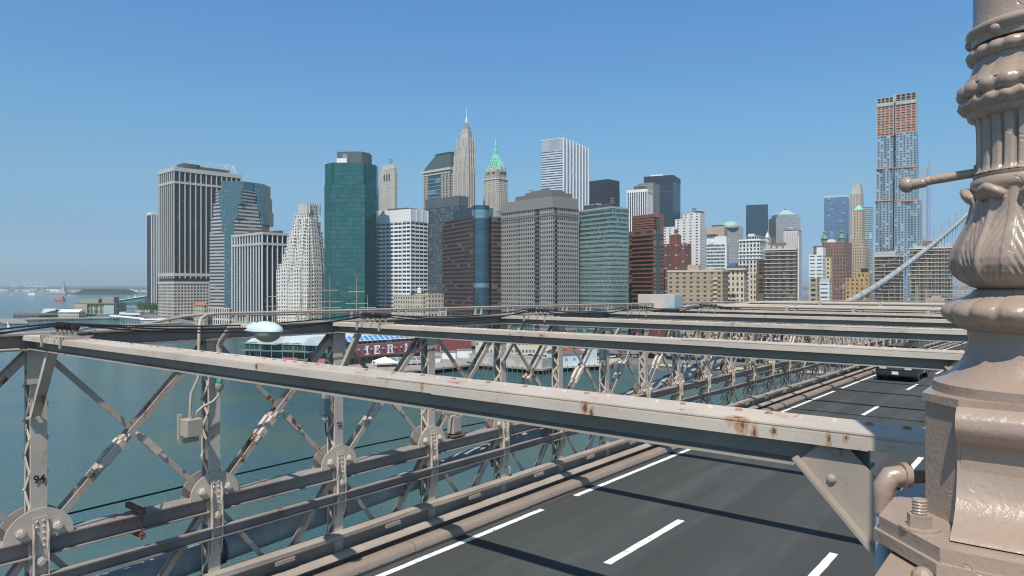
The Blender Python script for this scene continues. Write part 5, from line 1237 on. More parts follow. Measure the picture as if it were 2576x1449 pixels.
for t in (.12, .66):
    y_ = b.la*t; mb = MB(); mb.lathe([(3.8, b.y(608)), (3.8, b.y(600)), (4.6, b.y(599)), (4.0, b.y(595)), (2.2, b.y(590)), (1.4, b.y(588)), (1.4, b.y(584)), (1.8, b.y(583)), (1.6, b.y(580)), (.3, b.y(577))], 12, (4, y_)); mb.build('cupola', simple('dull_copper', (.13, .22, .18), .6), b.root, smooth=40)
b = Bld('white_stepped_block', 'small white stepped block in front of the brown cupola building', 2035, 2070, 2077, 666, 720, 54); b.part('wall', b.rect(), 0, b.y(640), f_wlow); b.part('upper_wall', b.rect(0, b.lb, 0, b.la*.45), b.y(640), b.y(622), WH)
b = Bld('pale_yellow_block', 'narrow pale yellow block with a column of windows', 2077, 2089, 2093, 648, 700, 54); b.part('wall', b.rect(), 0, b.h, f_ylw2)
b = Bld('ochre_block', 'ochre painted building with dark roof hut left of the far brown flats', 2127, 2186, 2195, 688, 620, 56); b.part('wall', b.rect(), 0, b.h-4, f_yel); b.part('upper_wall', b.rect(0, b.lb, 0, b.la*.5), b.h-4, b.h+1, f_yel); b.part('roof_hut', b.rect(2, 9, b.la*.1, b.la*.35), b.h+1, b.y(675), simple('black_hut', (.03, .03, .035), .7))
b = Bld('balcony_block', 'low grey and beige block with stacked balconies', 2036, 2056, 2062, 699, 560, 54); b.part('wall', b.rect(), 0, b.h, facade('balcony_wall', (.42, .36, .28), (.05, .05, .05), 6, 4, .55, .5, lit=.1))
b = Bld('dark_brown_slab', 'plain dark brown block behind the low balcony block', 2096, 2128, 2140, 640, 760, 52); b.part('wall', b.rect(), 0, b.h, f_park)
b = Bld('glass_roofed_block', 'low white block with sloped glazing beside the pale yellow one', 2060, 2086, 2092, 700, 600, 54); b.part('wall', b.rect(), 0, b.y(710), f_wlow); b.part('roof', b.rect(), b.y(710), b.h, bpy.data.materials['grey_skylight'], GL, poly2=b.rect(b.lb*.4, b.lb, 0, b.la))
# ---- 43 tower under construction
z43 = 980.; x0 = P(2206, z43)[0]; W_ = 47.5
r = empty('tower_under_construction', (x0, z43, GZ), R(-34)); tag(r, 'tallest tower on the right, rippled steel below and open orange floors on top', 'building'); y43 = lambda y, z=975.: H(y, z)-GZ
steelw = facade('rippled_steel_windows', (.31, .39, .445), (.03, .06, .085), 3.9, 3.35, .5, .56, lit=.12, litc=(.45, .52, .58), rough=.38, wmet=.3, grough=.12)
def waveface(mb, xa, xb, ya, yb, z0, z1, amp, ph, nx=30, nz=26):
    k = len(mb.v)
    for j in range(nz+1):
        for i in range(nx+1):
            u, v = i/nx, j/nz; zz = z0+(z1-z0)*v
            off = amp*math.sin(u*9+ph+1.7*math.sin(zz*.028+ph*2))*(.45+.55*math.sin(zz*.019+ph*3+u*2))
            dx, dy = xb-xa, yb-ya; l = math.hypot(dx, dy); mb.v.append((xa+dx*u+dy/l*off, ya+dy*u-dx/l*off, zz))
    L_ = math.hypot(xb-xa, yb-ya); n = max(1, round(L_/3.9))*3.9; fz = max(1, round((z1-z0)/3.35))*3.35
    for j in range(nz):
        for i in range(nx):
            a = k+j*(nx+1)+i; mb.face((a, a+1, a+nx+2, a+nx+1), ((n*i/nx, fz*j/nz), (n*(i+1)/nx, fz*j/nz), (n*(i+1)/nx, fz*(j+1)/nz), (n*i/nx, fz*(j+1)/nz)))
k_ = W_/98.
for (xl, xr, yo, yt, yb, ph) in ((0, 41, 0, 343, 425, 0.3), (-2, 40, -1, 425, 506, 1.1), (-4, 40, -2, 506, 640, 2.0), (-6, 40, -3, 640, 800, 2.9), (48, 99, -4, 332, 421, 4.0), (46, 100, -5, 421, 506, 4.6), (45, 108, -6, 506, 800, 5.3), (40, 50, 5, 330, 800, 1.)):
    mb = MB(); z0, z1 = max(0, y43(yb, 955 if xl >= 45 else 975)), y43(yt, 955 if xl >= 45 else 975)
    waveface(mb, xl*k_, xr*k_, yo, yo, z0, z1, 1.5 if xr-xl > 20 else .2, ph); waveface(mb, xr*k_, xr*k_, yo, yo+26, z0, z1, .7, ph+1, 14)
    mb.prism([(xl*k_+.2, yo+2), (xr*k_-.2, yo+2), (xr*k_-.2, yo+26), (xl*k_+.2, yo+26)], z0, z1, bay=2.7, fl=3.35)
    mb.build('steel_cladding', steelw, r, smooth=50)
    if yt in (425, 506, 640, 421): MB().box(xl*k_-.3, xr*k_+.3, yo-1.2, yo+6, z1-.3, z1+1.3).build('orange_netting', simple('orange_net', (.62, .26, .13), .8), r)
conc = simple('raw_concrete', (.42, .42, .38), .8, var=.12, vs=.1); orng = simple('orange_screen', (.44, .16, .09), .8, var=.3, vs=.12)
for (xa, xb, yt, yb, yo) in ((0, 41, 241, 343, 0), (48, 98, 233, 332, -3)):
    ZR = 955. if xa > 40 else 975.; mb = MB(); z = y43(yb, ZR); n = 0
    while z < y43(yt, ZR): mb.box((xa-.5)*k_, (xb+.5)*k_, yo-.2, yo+26, z, z+.45); z += 3.5; n += 1
    for i in range(5): x_ = (xa+(xb-xa)*i/4)*k_; mb.box(x_-.5, x_+.5, yo-.3, yo+.7, y43(yb, ZR), z-3); mb.box(x_-.5, x_+.5, yo+12, yo+13, y43(yb, ZR), z-3)
    mb.box((xa-.6)*k_, (xb+.6)*k_, yo-.9, yo+.1, y43(yt+27, ZR), y43(yt+18, ZR)); mb.build('floor_slabs', conc, r)
    z = y43(yb, ZR); mb = MB(); 
    while z < y43(yt+30, ZR):
        mb.box(xa*k_+.4, xb*k_-.4, yo+.3, yo+24, z+.45, z+rnd.uniform(2.1, 3.1)); z += 3.5
    mb.build('floor_screens', orng, r)
mb = MB(); mb.box(41*k_, 48*k_, 3, 20, y43(343), y43(238)); mb.build('lift_core', conc, r)
hm = empty('hoist_mast', (P(2331, 975)[0], 975, GZ)); tag(hm, 'red and white builders hoist mast beside the tower under construction', 'hoist')
mb = MB(); zt = H(423, 975)-GZ
for x_, t_ in ((0, zt), (3.2, H(405, 975)-GZ)):
    for dx in (0, 1.3): mb.box(x_+dx-.15, x_+dx+.15, -.15, .15, 0, t_)
    z = 0
    while z < t_-3: mb.obar((x_, 0, z), (x_+1.3, 0, z+2), .15, .15); z += 2
mb.build('mast', simple('hoist_red', (.42, .12, .12), .6), hm)
mb = MB(); z = 20
while z < zt: mb.box(-11, 1, 0, .4, z, z+.35); z += 6.7
mb.box(-5.5, -4.8, 0, .4, 0, zt); mb.box(-14, 0, -.3, .6, zt-4, zt-3.2); mb.build('tie_frames', conc, hm)
# ---------------------------------------------------------------- waterfront and harbour
def at(x, y, h=3.0): z = (CZ-h)*F/(y-HY); return ((x-CX)/F*z, z)
pile = simple('weathered_timber', (.12, .10, .085), .9, var=.3, vs=.5); deckm = simple('pier_deck', (.30, .28, .25), .9, var=.2, vs=.15)
concw = simple('stained_concrete', (.42, .41, .36), .9, var=.22, vs=.25)
def pier(label, poly, h=3.0, grp=None, name='pier', edge=True, dm=None):
    r = empty(name, (poly[0][0], poly[0][1], 0)); tag(r, label, 'pier', grp); o = poly[0]; p = [(a-o[0], b-o[1]) for a, b in poly]
    if sum(p[i][0]*p[(i+1) % len(p)][1]-p[(i+1) % len(p)][0]*p[i][1] for i in range(len(p))) < 0: p = p[::-1]
    MB().prism(p, h-.9, h, bottom=True).build('deck', dm or deckm, r)
    pts = []
    for i in range(len(p)):
        a, b = p[i], p[(i+1) % len(p)]; n = max(1, int(math.dist(a, b)/3.2))
        pts += [(a[0]+(b[0]-a[0])*k/n, a[1]+(b[1]-a[1])*k/n) for k in range(n)]
    if len(pts) > 100: pts = pts[::2]
    q = MB().box(-.22, .22, -.22, .22, -1, h-.5)
    if edge: q.box(-.1, .1, -.1, .1, h-.6, h+1.0)
    o = q.build('pile', pile, r); o.location = (*pts[0], 0)
    for x, y in pts[1:100]: c = o.copy(); C.objects.link(c); c.location = (x, y, 0)
    return r
def block(name, label, p0, p1, depth, h0, h1, mat, cat='building', grp=None, roof=None, gable=0, gm=None):
    """block whose front wall runs from p0 to p1 (left to right as seen) and goes back by depth"""
    d = math.dist(p0, p1); a = math.atan2(p1[1]-p0[1], p1[0]-p0[0]); r = empty(name, (*p0, 0), a); tag(r, label, cat, grp)
    bay, fl = MINFO.get(mat.name, (0, 0)); mb = MB(); mb.prism([(0, 0), (d, 0), (d, depth), (0, depth)], h0, h1, top=False, bay=bay, fl=fl); mb.build('wall', mat, r)
    rm = roof or GL; mb = MB()
    if gable: 
        mb.add([(-.4, -.6, h1-.1), (d+.4, -.6, h1-.1), (d+.4, depth+.6, h1-.1), (-.4, depth+.6, h1-.1), (-.4, depth/2, h1+gable), (d+.4, depth/2, h1+gable)], [(0, 1, 5, 4), (2, 3, 4, 5), (0, 4, 3), (1, 2, 5), (0, 3, 2, 1)])
    else: mb.box(-.3, d+.3, -.3, depth+.3, h1-.05, h1+.45)
    mb.build('roof', rm, r); r['len'] = d; return r
# --- market pier building
rw = simple('maroon_cladding', (.26, .075, .07), .7, var=.08, vs=.2); tealf = simple('teal_steel_frame', (.10, .22, .20), .5); paleroof = simple('pale_metal_roof', (.46, .53, .54), .5, var=.1, vs=.2)
pier('broad timber pier under the maroon market hall', [at(905, 938), at(1091, 927), at(1240, 911), (-20, 446), (-62, 470), (-150, 520), (-175, 420), (-128, 352)])
A0, A1 = (-92, 386), (-53, 421)
d = math.dist(A0, A1); a = math.atan2(A1[1]-A0[1], A1[0]-A0[0]); mk = empty('market_hall', (*A0, 3), a); tag(mk, 'maroon market hall on the pier with giant white letters and a blue skylight', 'building')
mb = MB(); mb.box(0, d, 0, 40, 4.2, 10.9); mb.build('wall', rw, mk)
MB().prism([(1, 1.5), (d-1, 1.5), (d-1, 38), (1, 38)], 0, 4.3, bay=3.5, fl=4.2).build('ground_floor', facade('dark_shopfront', (.12, .13, .12), (.03, .05, .05), 3.5, 4.2, .8, .75, lit=.2), mk)
MB().prism([(0, .6), (d, .6), (d, 38), (0, 38)], 10.9, 13.0, bay=3.0, fl=2.0).build('window_strip', facade('hall_windows', (.2, .24, .24), (.03, .05, .06), 3.0, 2.0, .85, .7, lit=.2), mk)
mb = MB(); n = 15
for i in range(n):
    x0, x1 = d*.02+d*.94*i/n, d*.02+d*.94*(i+1)/n-.55
    for f0, f1 in ((.05, .45), (.53, .95)): mb.add([(x0, .2+4.6*f0, 13.1+2.6*f0), (x1, .2+4.6*f0, 13.1+2.6*f0), (x1, .2+4.6*f1, 13.1+2.6*f1), (x0, .2+4.6*f1, 13.1+2.6*f1)], [(0, 1, 2, 3)])
mb.build('skylight_panes', simple('bright_blue_glazing', (.06, .24, .55), .3, var=.1, vs=.6), mk)
MB().add([(0, .1, 12.95), (d, .1, 12.95), (d, 5.0, 15.6), (0, 5.0, 15.6), (0, 5, 12.9), (d, 5, 12.9)], [(0, 1, 2, 3), (0, 3, 4), (1, 5, 2)]).build('skylight_frame', WH, mk)
MB().add([(0, 5, 15.5), (d, 5, 15.5), (d, 22, 19), (0, 22, 19), (d, 39, 15), (0, 39, 15)], [(0, 1, 2, 3), (3, 2, 4, 5), (0, 3, 5), (1, 4, 2)]).build('roof', paleroof, mk)
mb = MB()
for i in range(26): 
    x = .6+i*(d-1)/26
    if i % 2 == 0: mb.add([(x, -.9, 7.9), (x+1.3, -.9, 7.9), (x+1.3, .02, 8.7), (x, .02, 8.7)], [(0, 1, 2, 3)])
mb.build('awning', simple('blue_awning', (.12, .32, .48), .6), mk)
mb = MB()
for i in range(13): x = 1+i*(d-2)/13; mb.box(x, x+1.1, -.03, .05, 7.2, 8.6)
mb.build('small_windows', DG, mk)
SL = {'P': [(0, 1, 0, 5), (-.35, 1.35, 0, .7), (-.35, 1.6, 4.3, 5), (1, 2.6, 4.3, 5), (1, 2.6, 2.1, 2.8), (2.2, 3.1, 2.4, 4.7)],
      'I': [(.3, 1.3, 0, 5), (-.2, 1.8, 0, .75), (-.2, 1.8, 4.25, 5)],
      'E': [(0, 1, 0, 5), (-.35, 3, 0, .75), (-.35, 3, 4.25, 5), (1, 2.3, 2.15, 2.85), (2.3, 3, .7, 1.6), (2.3, 3, 3.4, 4.3), (2.0, 2.4, 1.8, 3.2)],
      'R': [(0, 1, 0, 5), (-.35, 1.35, 0, .7), (-.35, 1.6, 4.3, 5), (1, 2.6, 4.3, 5), (1, 2.6, 2.2, 2.9), (2.2, 3.1, 2.6, 4.7), (2.1, 2.9, 0, 2.3), (1.9, 3.4, 0, .7)],
      '1': [(.5, 1.5, 0, 5), (-.1, 2.1, 0, .7), (.0, .6, 3.9, 4.6)], '7': [(0, 3, 4.2, 5), (0, .6, 3.4, 5), (2.1, 3, 3.0, 4.4), (1.5, 2.5, 1.8, 3.2), (1.0, 2.0, .7, 2.0), (.6, 2.2, 0, .7)]}
for ch_, fx in (('P', .06), ('I', .262), ('E', .372), ('R', .535), ('1', .755), ('7', .865)):
    mb = MB(); 
    for x0, x1, z0, z1 in SL[ch_]: mb.box(x0*1.12, x1*1.12, -.10-.002*len(mb.v)/8, .0, z0*1.0, z1*1.0)
    o = mb.build('white_letter', simple('letter_white', (.82, .82, .8), .6) if ch_ == 'P' else bpy.data.materials['letter_white'], mk); o.location = (d*fx, -.02, 5.1); o['label'] = 'white slab serif %s %s' % ('digit' if ch_ in '17' else 'letter', ch_)
# --- glazed pavilion on the left of the hall
g0, g1 = at(618, 908, 3), at(838, 916, 3); g0 = (-150, 398); g1 = (-97, 382)
pv = block('glass_pavilion', 'glass and teal steel pavilion with gabled pale roofs left of the market hall', g0, g1, 26, 3, 14.5, facade('pavilion_glass', (.09, .16, .15), (.035, .06, .06), 3.0, 4.0, .82, .78, lit=.22, litc=(.2, .24, .22)), roof=paleroof, gable=4.5); L_ = pv['len']
mb = MB()
for i in range(9): mb.box(L_*i/8-.2, L_*i/8+.2, -5.2, -4.8, 0, 15.5); mb.obar((L_*i/8, -5, 15.3), (L_*i/8, 1, 15.3), .3, .3)
for z in (7, 11.2, 15.3): mb.box(0, L_, -5.1, -4.9, z-.15, z+.15)
mb.build('frame', tealf, pv)
mb = MB(); mb.box(0, L_, -5, 0, 6.4, 6.7); mb.box(0, L_*.8, -5, 0, 10.7, 11.0); mb.build('terrace', deckm, pv)
mb = MB(); 
for x0, x1, z in ((.14, .3, 7.1), (.5, .68, 7.1), (.78, .98, 7.1), (.3, .42, 3.6), (.7, .9, 3.2)): mb.box(L_*x0, L_*x1, -5.7, -5.15, z-2.3, z+.6)
mb.build('pink_parapet', simple('pink_parapet_paint', (.42, .16, .15), .7), pv)
for k, x in enumerate((.32, .82)):
    mb = MB(); x0 = L_*x; mb.add([(x0-6, -5.5, 14.6), (x0+6, -5.5, 14.6), (x0, -5.5, 19), (x0-6, 14, 14.6), (x0+6, 14, 14.6), (x0, 14, 19)], [(0, 2, 5, 3), (1, 4, 5, 2), (0, 1, 2)]); mb.build('gable_roof', paleroof, pv)
block('maroon_annex', 'maroon box standing right of the market hall letters', at(1112, 884, 3), at(1186, 880, 3), 14, 3, 14.2, rw)
# --- tents, containers, sheds
tentm = simple('tent_canvas', (.80, .80, .76), .7, var=.03)
def tent(label, x, y, w_, ry):
    p = at(x, y); r = empty('tent', (*p, 3), ry); tag(r, label, 'tent', 'tents on the pier'); mb = MB()
    mb.add([(0, 0, 2.6), (w_, 0, 2.6), (w_, w_, 2.6), (0, w_, 2.6), (w_/2, w_/2, 5.2)], [(0, 1, 4), (1, 2, 4), (2, 3, 4), (3, 0, 4)]); mb.box(0, w_, -.02, .03, 2.1, 2.6); mb.build('canopy', tentm, r)
    for a_, b_ in ((0, 0), (w_, 0), (w_, w_), (0, w_)): mb = MB().box(a_-.12, a_+.12, b_-.12, b_+.12, 0, 2.7); mb.add([(a_-.5, b_, 2.5), (a_+.5, b_, 2.5), (a_, b_, .4)], [(0, 1, 2)]); mb.build('leg', tentm, r)
    return r
tent('white peaked tent nearest the water below the giant letters', 946, 925, 11.5, .35)
r = empty('clear_marquee', (*at(985, 922), 3), .42); tag(r, 'long clear roofed marquee beside the white peaked tent', 'tent')
mb = MB(); 
for i in range(6): x = i*3.6; mb.obar((x, 0, 2.7), (x, 4, 4.4), .15, .15); mb.obar((x, 4, 4.4), (x, 8, 2.7), .15, .15); mb.box(x-.1, x+.1, -.1, .1, 0, 2.7)
for y_, z in ((0, 2.7), (4, 4.4), (8, 2.7)): mb.obar((0, y_, z), (18, y_, z), .15, .15)
mb.build('frame', tentm, r); MB().add([(0, 0, 2.6), (18, 0, 2.6), (18, 4, 4.3), (0, 4, 4.3), (18, 8, 2.6), (0, 8, 2.6)], [(0, 1, 2, 3), (3, 2, 4, 5)]).build('clear_roof', simple('clear_sheet', (.16, .19, .2), .1, spec=.9), r)
for k, (x, y, w_, h_, l) in enumerate(((1112, 903, 8, 4, 'white shipping cabin on the pier beneath the maroon annex'), (1150, 900, 9, 4.5, 'larger white cabin near the concrete shed'), (1010, 905, 6, 3, 'small white kiosk behind the clear marquee'), (1085, 912, 5, 2.8, 'low white hut at the edge of the timber pier'), (1185, 905, 12, 3.2, 'long white trailer parked before the concrete shed'))):
    p = at(x, y); block('site_cabin', l, p, (p[0]+w_, p[1]+1.5), 4, 3, 3+h_, WH, cat='cabin', grp='white cabins on the pier')
pier('timber pier carrying the flat concrete shed', [at(1170, 913), at(1366, 929), at(1396, 923), (60, 430), (-10, 445)])
s0, s1, s2 = at(1180, 911), at(1364, 926), at(1393, 921)
r = empty('concrete_shed', (*s1, 3)); tag(r, 'flat roofed stained concrete shed standing on the pier in the water', 'building'); q = [(0, 0), (s2[0]-s1[0], s2[1]-s1[1]), (s2[0]-s1[0]-38, s2[1]-s1[1]+28), (s0[0]-s1[0], s0[1]-s1[1])]
MB().prism(q, 0, 4.4, top=False).build('wall', concw, r); MB().prism([(a_*1.02, b_*1.02) for a_, b_ in q], 4.35, 4.7).build('roof', simple('grey_flat_roof', (.27, .275, .27), .85, var=.15, vs=.2), r)
f_fish = facade('cream_market_wall', (.56, .50, .38), (.16, .18, .2), 2.2, 4.2, .6, .4, lit=.4, litc=(.6, .6, .58))
block('long_market_building', 'long cream market building with strip windows behind the concrete shed', at(1196, 893), at(1400, 893), 16, 3, 12.5, f_fish)
bw = facade('blue_white_corrugated', (.58, .66, .70), (.3, .36, .4), 5, 9, .3, .25, lit=.1)
b2 = block('corrugated_shed', 'pale blue corrugated shed with a rusted roof', at(1415, 921), at(1474, 917), 16, 3, 9.6, bw, roof=simple('rusted_roof', (.2, .085, .05), .85, var=.5, vs=.3), gable=2.6)
block('white_shed', 'tall white shed right of the corrugated one', at(1476, 917), at(1502, 914), 14, 3, 12, WH)
pier('low concrete quay right of the corrugated shed', [at(1400, 923), at(1535, 916), at(1560, 905), (70, 428), (24, 415)], dm=concw)
# --- elevated highway along the shore
hw = [(330, 262), (240, 335), (165, 388), (80, 430), (20, 462), (-60, 515), (-150, 592), (-236, 690), (-330, 805), (-430, 930), (-520, 1060)]
r = empty('elevated_highway', (80, 430, 0)); tag(r, 'long elevated highway on columns running along the waterfront', 'highway', kind='structure')
mb = MB(); mc_ = MB()
for (a0, a1) in zip(hw, hw[1:]):
    v = Vector((a1[0]-a0[0], a1[1]-a0[1])); n_ = Vector((-v.y, v.x)).normalized(); L_ = v.length
    p = [(a0[0]-80, a0[1]-430), (a1[0]-80, a1[1]-430), (a1[0]-80-n_.x*17, a1[1]-430-n_.y*17), (a0[0]-80-n_.x*17, a0[1]-430-n_.y*17)]
    mb.prism(p[::-1], 7.2, 8.4, bottom=True); mb.obar((p[0][0], p[0][1], 8.9), (p[1][0], p[1][1], 8.9), .4, 1.0); mb.obar((p[3][0], p[3][1], 8.9), (p[2][0], p[2][1], 8.9), .4, 1.0)
    for i in range(int(L_/14)):
        f = i*14/L_
        for e in (.15, .85): x = p[0][0]+(p[1][0]-p[0][0])*f-n_.x*17*e; y = p[0][1]+(p[1][1]-p[0][1])*f-n_.y*17*e; mc_.box(x-.5, x+.5, y-.5, y+.5, 2, 7.3)
mb.build('road_deck', simple('pale_green_deck', (.42, .44, .39), .8), r); mc_.build('columns', simple('green_column', (.12, .17, .15), .7), r)
# --- low blocks between the towers and the shore
fb = [facade('old_red_brick', (.22, .075, .05), (.07, .08, .09), 3.0, 3.6, .4, .5, lit=.3, litc=(.3, .33, .35)), facade('old_brown_brick', (.19, .12, .09), (.05, .05, .06), 3.0, 3.6, .42, .5, lit=.2), facade('old_cream_wall', (.50, .44, .33), (.06, .06, .07), 3.2, 3.8, .42, .5, lit=.2), facade('old_grey_wall', (.30, .30, .29), (.05, .06, .07), 3.4, 3.8, .5, .5, lit=.2)]
cl = ['red brick', 'brown brick', 'cream', 'grey']
spots = [(560, 800), (640, 812), (700, 820), (1120, 832), (1160, 826), (1215, 838), (1260, 826), (1320, 838), (1420, 842), (1470, 836), (1530, 846), (1590, 838), (1640, 852), (1690, 850), (1750, 852), (1810, 852), (1880, 860), (1930, 848), (1990, 868), (2050, 858), (2110, 872), (2170, 866), (2230, 880), (2290, 870), (2000, 830), (2080, 826), (1870, 828), (1740, 826), (2160, 832), (1600, 818), (2240, 828)]
for k, (x, y) in enumerate(spots):
    p = at(x, y); i = (k*7+k//3) % 4 if not 1640 <= x <= 1820 else 0; w_ = rnd.uniform(16, 30); hgt = rnd.uniform(13, 24); a_ = R(rnd.choice((28, 34, -50)))
    g_ = block('waterfront_block', '%s low block among the waterfront streets seen through the truss' % cl[i], p, (p[0]+w_*math.cos(a_), p[1]+w_*math.sin(a_)), rnd.uniform(12, 22), 2.6, 3+hgt, fb[i], grp='%s low waterfront blocks' % cl[i], roof=[GL, DG, paleroof][k % 3])
    d_ = g_['len']; mb = MB(); mb.box(d_*.2, d_*.4, 3, 7, 3+hgt, 3+hgt+3); mb.build('roof_hut', fb[i], g_); MB().box(d_*.6, d_*.7, 2, 3, 3+hgt, 3+hgt+2).build('chimney', fb[0], g_)
for k, x in enumerate((1290, 1378, 1452)):
    p = at(x, 848, 3); rr_ = block('glass_gabled_hall', 'teal glass gabled hall, %s of three in a row behind the second beam' % ('left', 'middle', 'right')[k], p, (p[0]+20, p[1]+2), 18, 3, 14, facade('teal_hall_glass', (.1, .2, .18), (.04, .1, .09), 2.5, 3.5, .8, .8, lit=.2) if k == 0 else bpy.data.materials['teal_hall_glass'], grp='glass gabled halls', roof=paleroof)
    MB().add([(-1, -1, 14.4), (21, -1, 14.4), (10, -1, 19.5), (-1, 19, 14.4), (21, 19, 14.4), (10, 19, 19.5)], [(0, 2, 5, 3), (1, 4, 5, 2), (0, 1, 2)]).build('gable', paleroof, rr_)
# cream loft row that shows above the railing
b = Bld('cream_loft_building', 'low cream loft building peeping over the railing beside the white gridded block', 989, 1063, 1112, 744, 560, 45); b.part('wall', b.rect(), 0, b.h, fb[2]); b.mech((.3, .6, .3, .6, b.h, b.h+2.5)); tank(b.root, 6, b.la*.3, b.h, 1.0, WH)
b.part('rear_wall', b.rect(b.lb*.2, b.lb, -2, b.la*.4), 0, b.h+1.5, fb[2])
# --- cars and vans on the quay
vp = [simple('van_white', (.75, .76, .76), .3), simple('van_dark', (.05, .05, .06), .3), simple('van_silver', (.45, .46, .48), .3), simple('van_red', (.4, .05, .04), .3)]
for k in range(26):
    x, y = (1540+k*9.5, 899-k*.1) if k < 15 else (rnd.uniform(1250, 1500), 899)
    p = at(x, y, 3); p = (p[0], p[1]+(k % 3)*2.6); r = empty('parked_car', (*p, 3), R(rnd.choice((30, 35, 120)))); c_ = ('white', 'dark', 'silver', 'red')[k*5 % 4]
    tag(r, 'small %s car parked under or beside the elevated highway' % c_, 'car', '%s cars by the elevated highway' % c_)
    MB().box(-2.2, 2.2, -.9, .9, .3, 1.0).build('body', vp[k*5 % 4], r, bevel=.1); MB().prism([(-1.5, -.8), (1.3, -.8), (1.3, .8), (-1.5, .8)], 1.0, 1.6, poly2=[(-1.1, -.65), (.8, -.65), (.8, .65), (-1.1, .65)]).build('cabin', cglass, r)
    mb = MB(); [mb.lathe([(.3, -.9), (.3, .9)], 8, axis='y', o=(xx, 0, .3)) for xx in (-1.4, 1.4)]; mb.build('wheels', tyre, r)
# --- trees
leafm = [simple('leaf_green_%s' % n_, c_, .6, var=.4, vs=2) for n_, c_ in (('deep', (.045, .10, .03)), ('mid', (.06, .135, .04)))]; barkm = simple('bark', (.10, .08, .06), .9)
def tree_mesh(seed, hgt=9):
    q = random.Random(seed); tr_ = MB(); tr_.tube([(0, 0, 0), (.1, 0, hgt*.3), (0, .15, hgt*.6)], [.28, .2, .1], 7); lf = MB(); cl_ = []
    for k in range(8):
        a_ = q.uniform(0, 6.28); e = (math.cos(a_)*hgt*.28, math.sin(a_)*hgt*.28, hgt*q.uniform(.5, .85)); tr_.tube([(0, 0, hgt*.3+k*.25), e], [.1, .03], 5); cl_.append(e)
    cl_ += [(0, 0, hgt*.9), (0, 0, hgt*.7)]
    for c_ in cl_:
        for k in range(110):
            v = Vector((q.gauss(0, 1), q.gauss(0, 1), q.gauss(0, .8)))*hgt*.11+Vector(c_); n_ = Vector((q.uniform(-1, 1), q.uniform(-1, 1), q.uniform(-.2, 1))).normalized(); e = n_.orthogonal().normalized()*q.uniform(.16, .34); g_ = n_.cross(e)*q.uniform(.8, 1.2)
            lf.m = k % 2; lf.quad(v-e, v-g_*.7, v+e, v+g_*.7)
    return tr_, lf
proto = []
for s_ in (3, 11):
    a_, b_ = tree_mesh(s_); r = empty('tree'); a_.build('trunk', barkm, r); b_.build('crown', leafm, r); freeze(r); proto.append(r)
tp = [(x, y) for x, y in ((362, 789), (370, 788), (378, 789), (386, 790), (394, 790), (355, 786))]+[(1915, 958), (1935, 956), (1958, 953), (1980, 950), (1895, 962), (2005, 948), (2030, 946), (1690, 905), (1705, 903), (1560, 897)]
for k, (x, y) in enumerate(tp):
    r = proto[k % 2] if k < 2 else copy_tree(proto[k % 2]); p = at(x, y); s_ = 1.9 if k < 6 else .75+.2*(k % 3); r.location = (*p, 3); r.scale = (s_*(1.2 if k < 6 else 1), s_, s_); r.rotation_euler = (0, 0, k*1.7)
    tag(r, 'leafy green tree in the clump beside the broad dark tower' if k < 6 else 'small leafy tree on the esplanade seen low through the truss', 'tree', 'trees beside the broad dark tower' if k < 6 else 'trees on the esplanade')
mb = MB()
for p, q in (((232, 300), (164, 352)), ((164, 352), (78, 392))): mb.obar((*p, 3.0), (*q, 3.0), .8, 1.1)
tag(mb.build('sea_wall', simple('yellowish_coping', (.55, .55, .30), .8)), 'low yellowish coping wall along the esplanade edge', 'wall')
# --- left-hand piers and terminals
pier('square floating platform with a gridded deck at the left edge', [at(6, 813, 1.5), at(71, 813, 1.5), at(62, 801.5, 1.5), at(-12, 801.5, 1.5)], 1.6, edge=False, name='floating_platform', dm=simple('grid_deck', (.26, .245, .22), .9, var=.25, vs=.2))
pier('long thin jetty with bollards reaching left from the small white roofed building', [at(63, 803.5), at(146, 801), at(300, 799), at(300, 796), at(64, 800)])
pier('dark timber breakwater pier behind the jetty', [at(34, 793.5), at(150, 791.5), at(150, 786.5), at(36, 788)], dm=pile)
block('pier_building', 'small two storey building with a white roof on the jetty', at(146, 799.5), at(198, 799.5), 16, 3, 11, facade('grey_arcade', (.40, .40, .37), (.09, .10, .10), 3.5, 4, .5, .5, lit=.1), roof=WH, gable=3.5)
f_ter = facade('ochre_terminal_wall', (.40, .36, .23), (.07, .09, .075), 4.5, 8.5, .45, .6, lit=.1)
tgreen = simple('terminal_green', (.12, .17, .12), .6)
tm = block('ferry_terminal', 'ochre and green old ferry terminal with arched bays', at(192, 790), at(292, 790), 30, 3, 20, f_ter, roof=simple('terminal_roof', (.16, .16, .15), .7)); L_ = tm['len']
mb = MB(); 
for i in range(9): mb.box(L_*i/8-.8, L_*i/8+.8, -1, 0, 3, 20)
mb.box(-1, L_+1, -1.6, 0, 18.6, 20.6); mb.build('green_columns', tgreen, tm); mb = MB(); mb.box(-2, L_*.3, -3, 26, 3, 19); mb.build('end_block', f_ter, tm); mb = MB(); mb.box(L_*.05, L_*.5, 6, 26, 20, 27); mb.box(L_*.55, L_*.85, 10, 26, 20, 30); mb.build('upper_storey', facade('pale_ochre', (.30, .30, .25), (.08, .1, .1), 6, 7, .4, .3, lit=.1), tm)
MB().box(L_*.72, L_*.98, -4, -1.7, 3, 17).build('scaffold_sheet', simple('pale_green_sheet', (.38, .46, .42), .7), tm)
gt = empty('glass_terminal', (*at(270, 773, 3), 3), R(4)); tag(gt, 'modern teal glass terminal with a rising white roof', 'building'); L_ = 78
MB().prism([(0, 0), (L_, 0), (L_, 30), (0, 30)], 3, 11, bay=4, fl=8).build('wall', facade('teal_terminal_glass', (.10, .2, .2), (.04, .13, .13), 4, 8, .9, .92, lit=.2, litc=(.1, .22, .2)), gt)
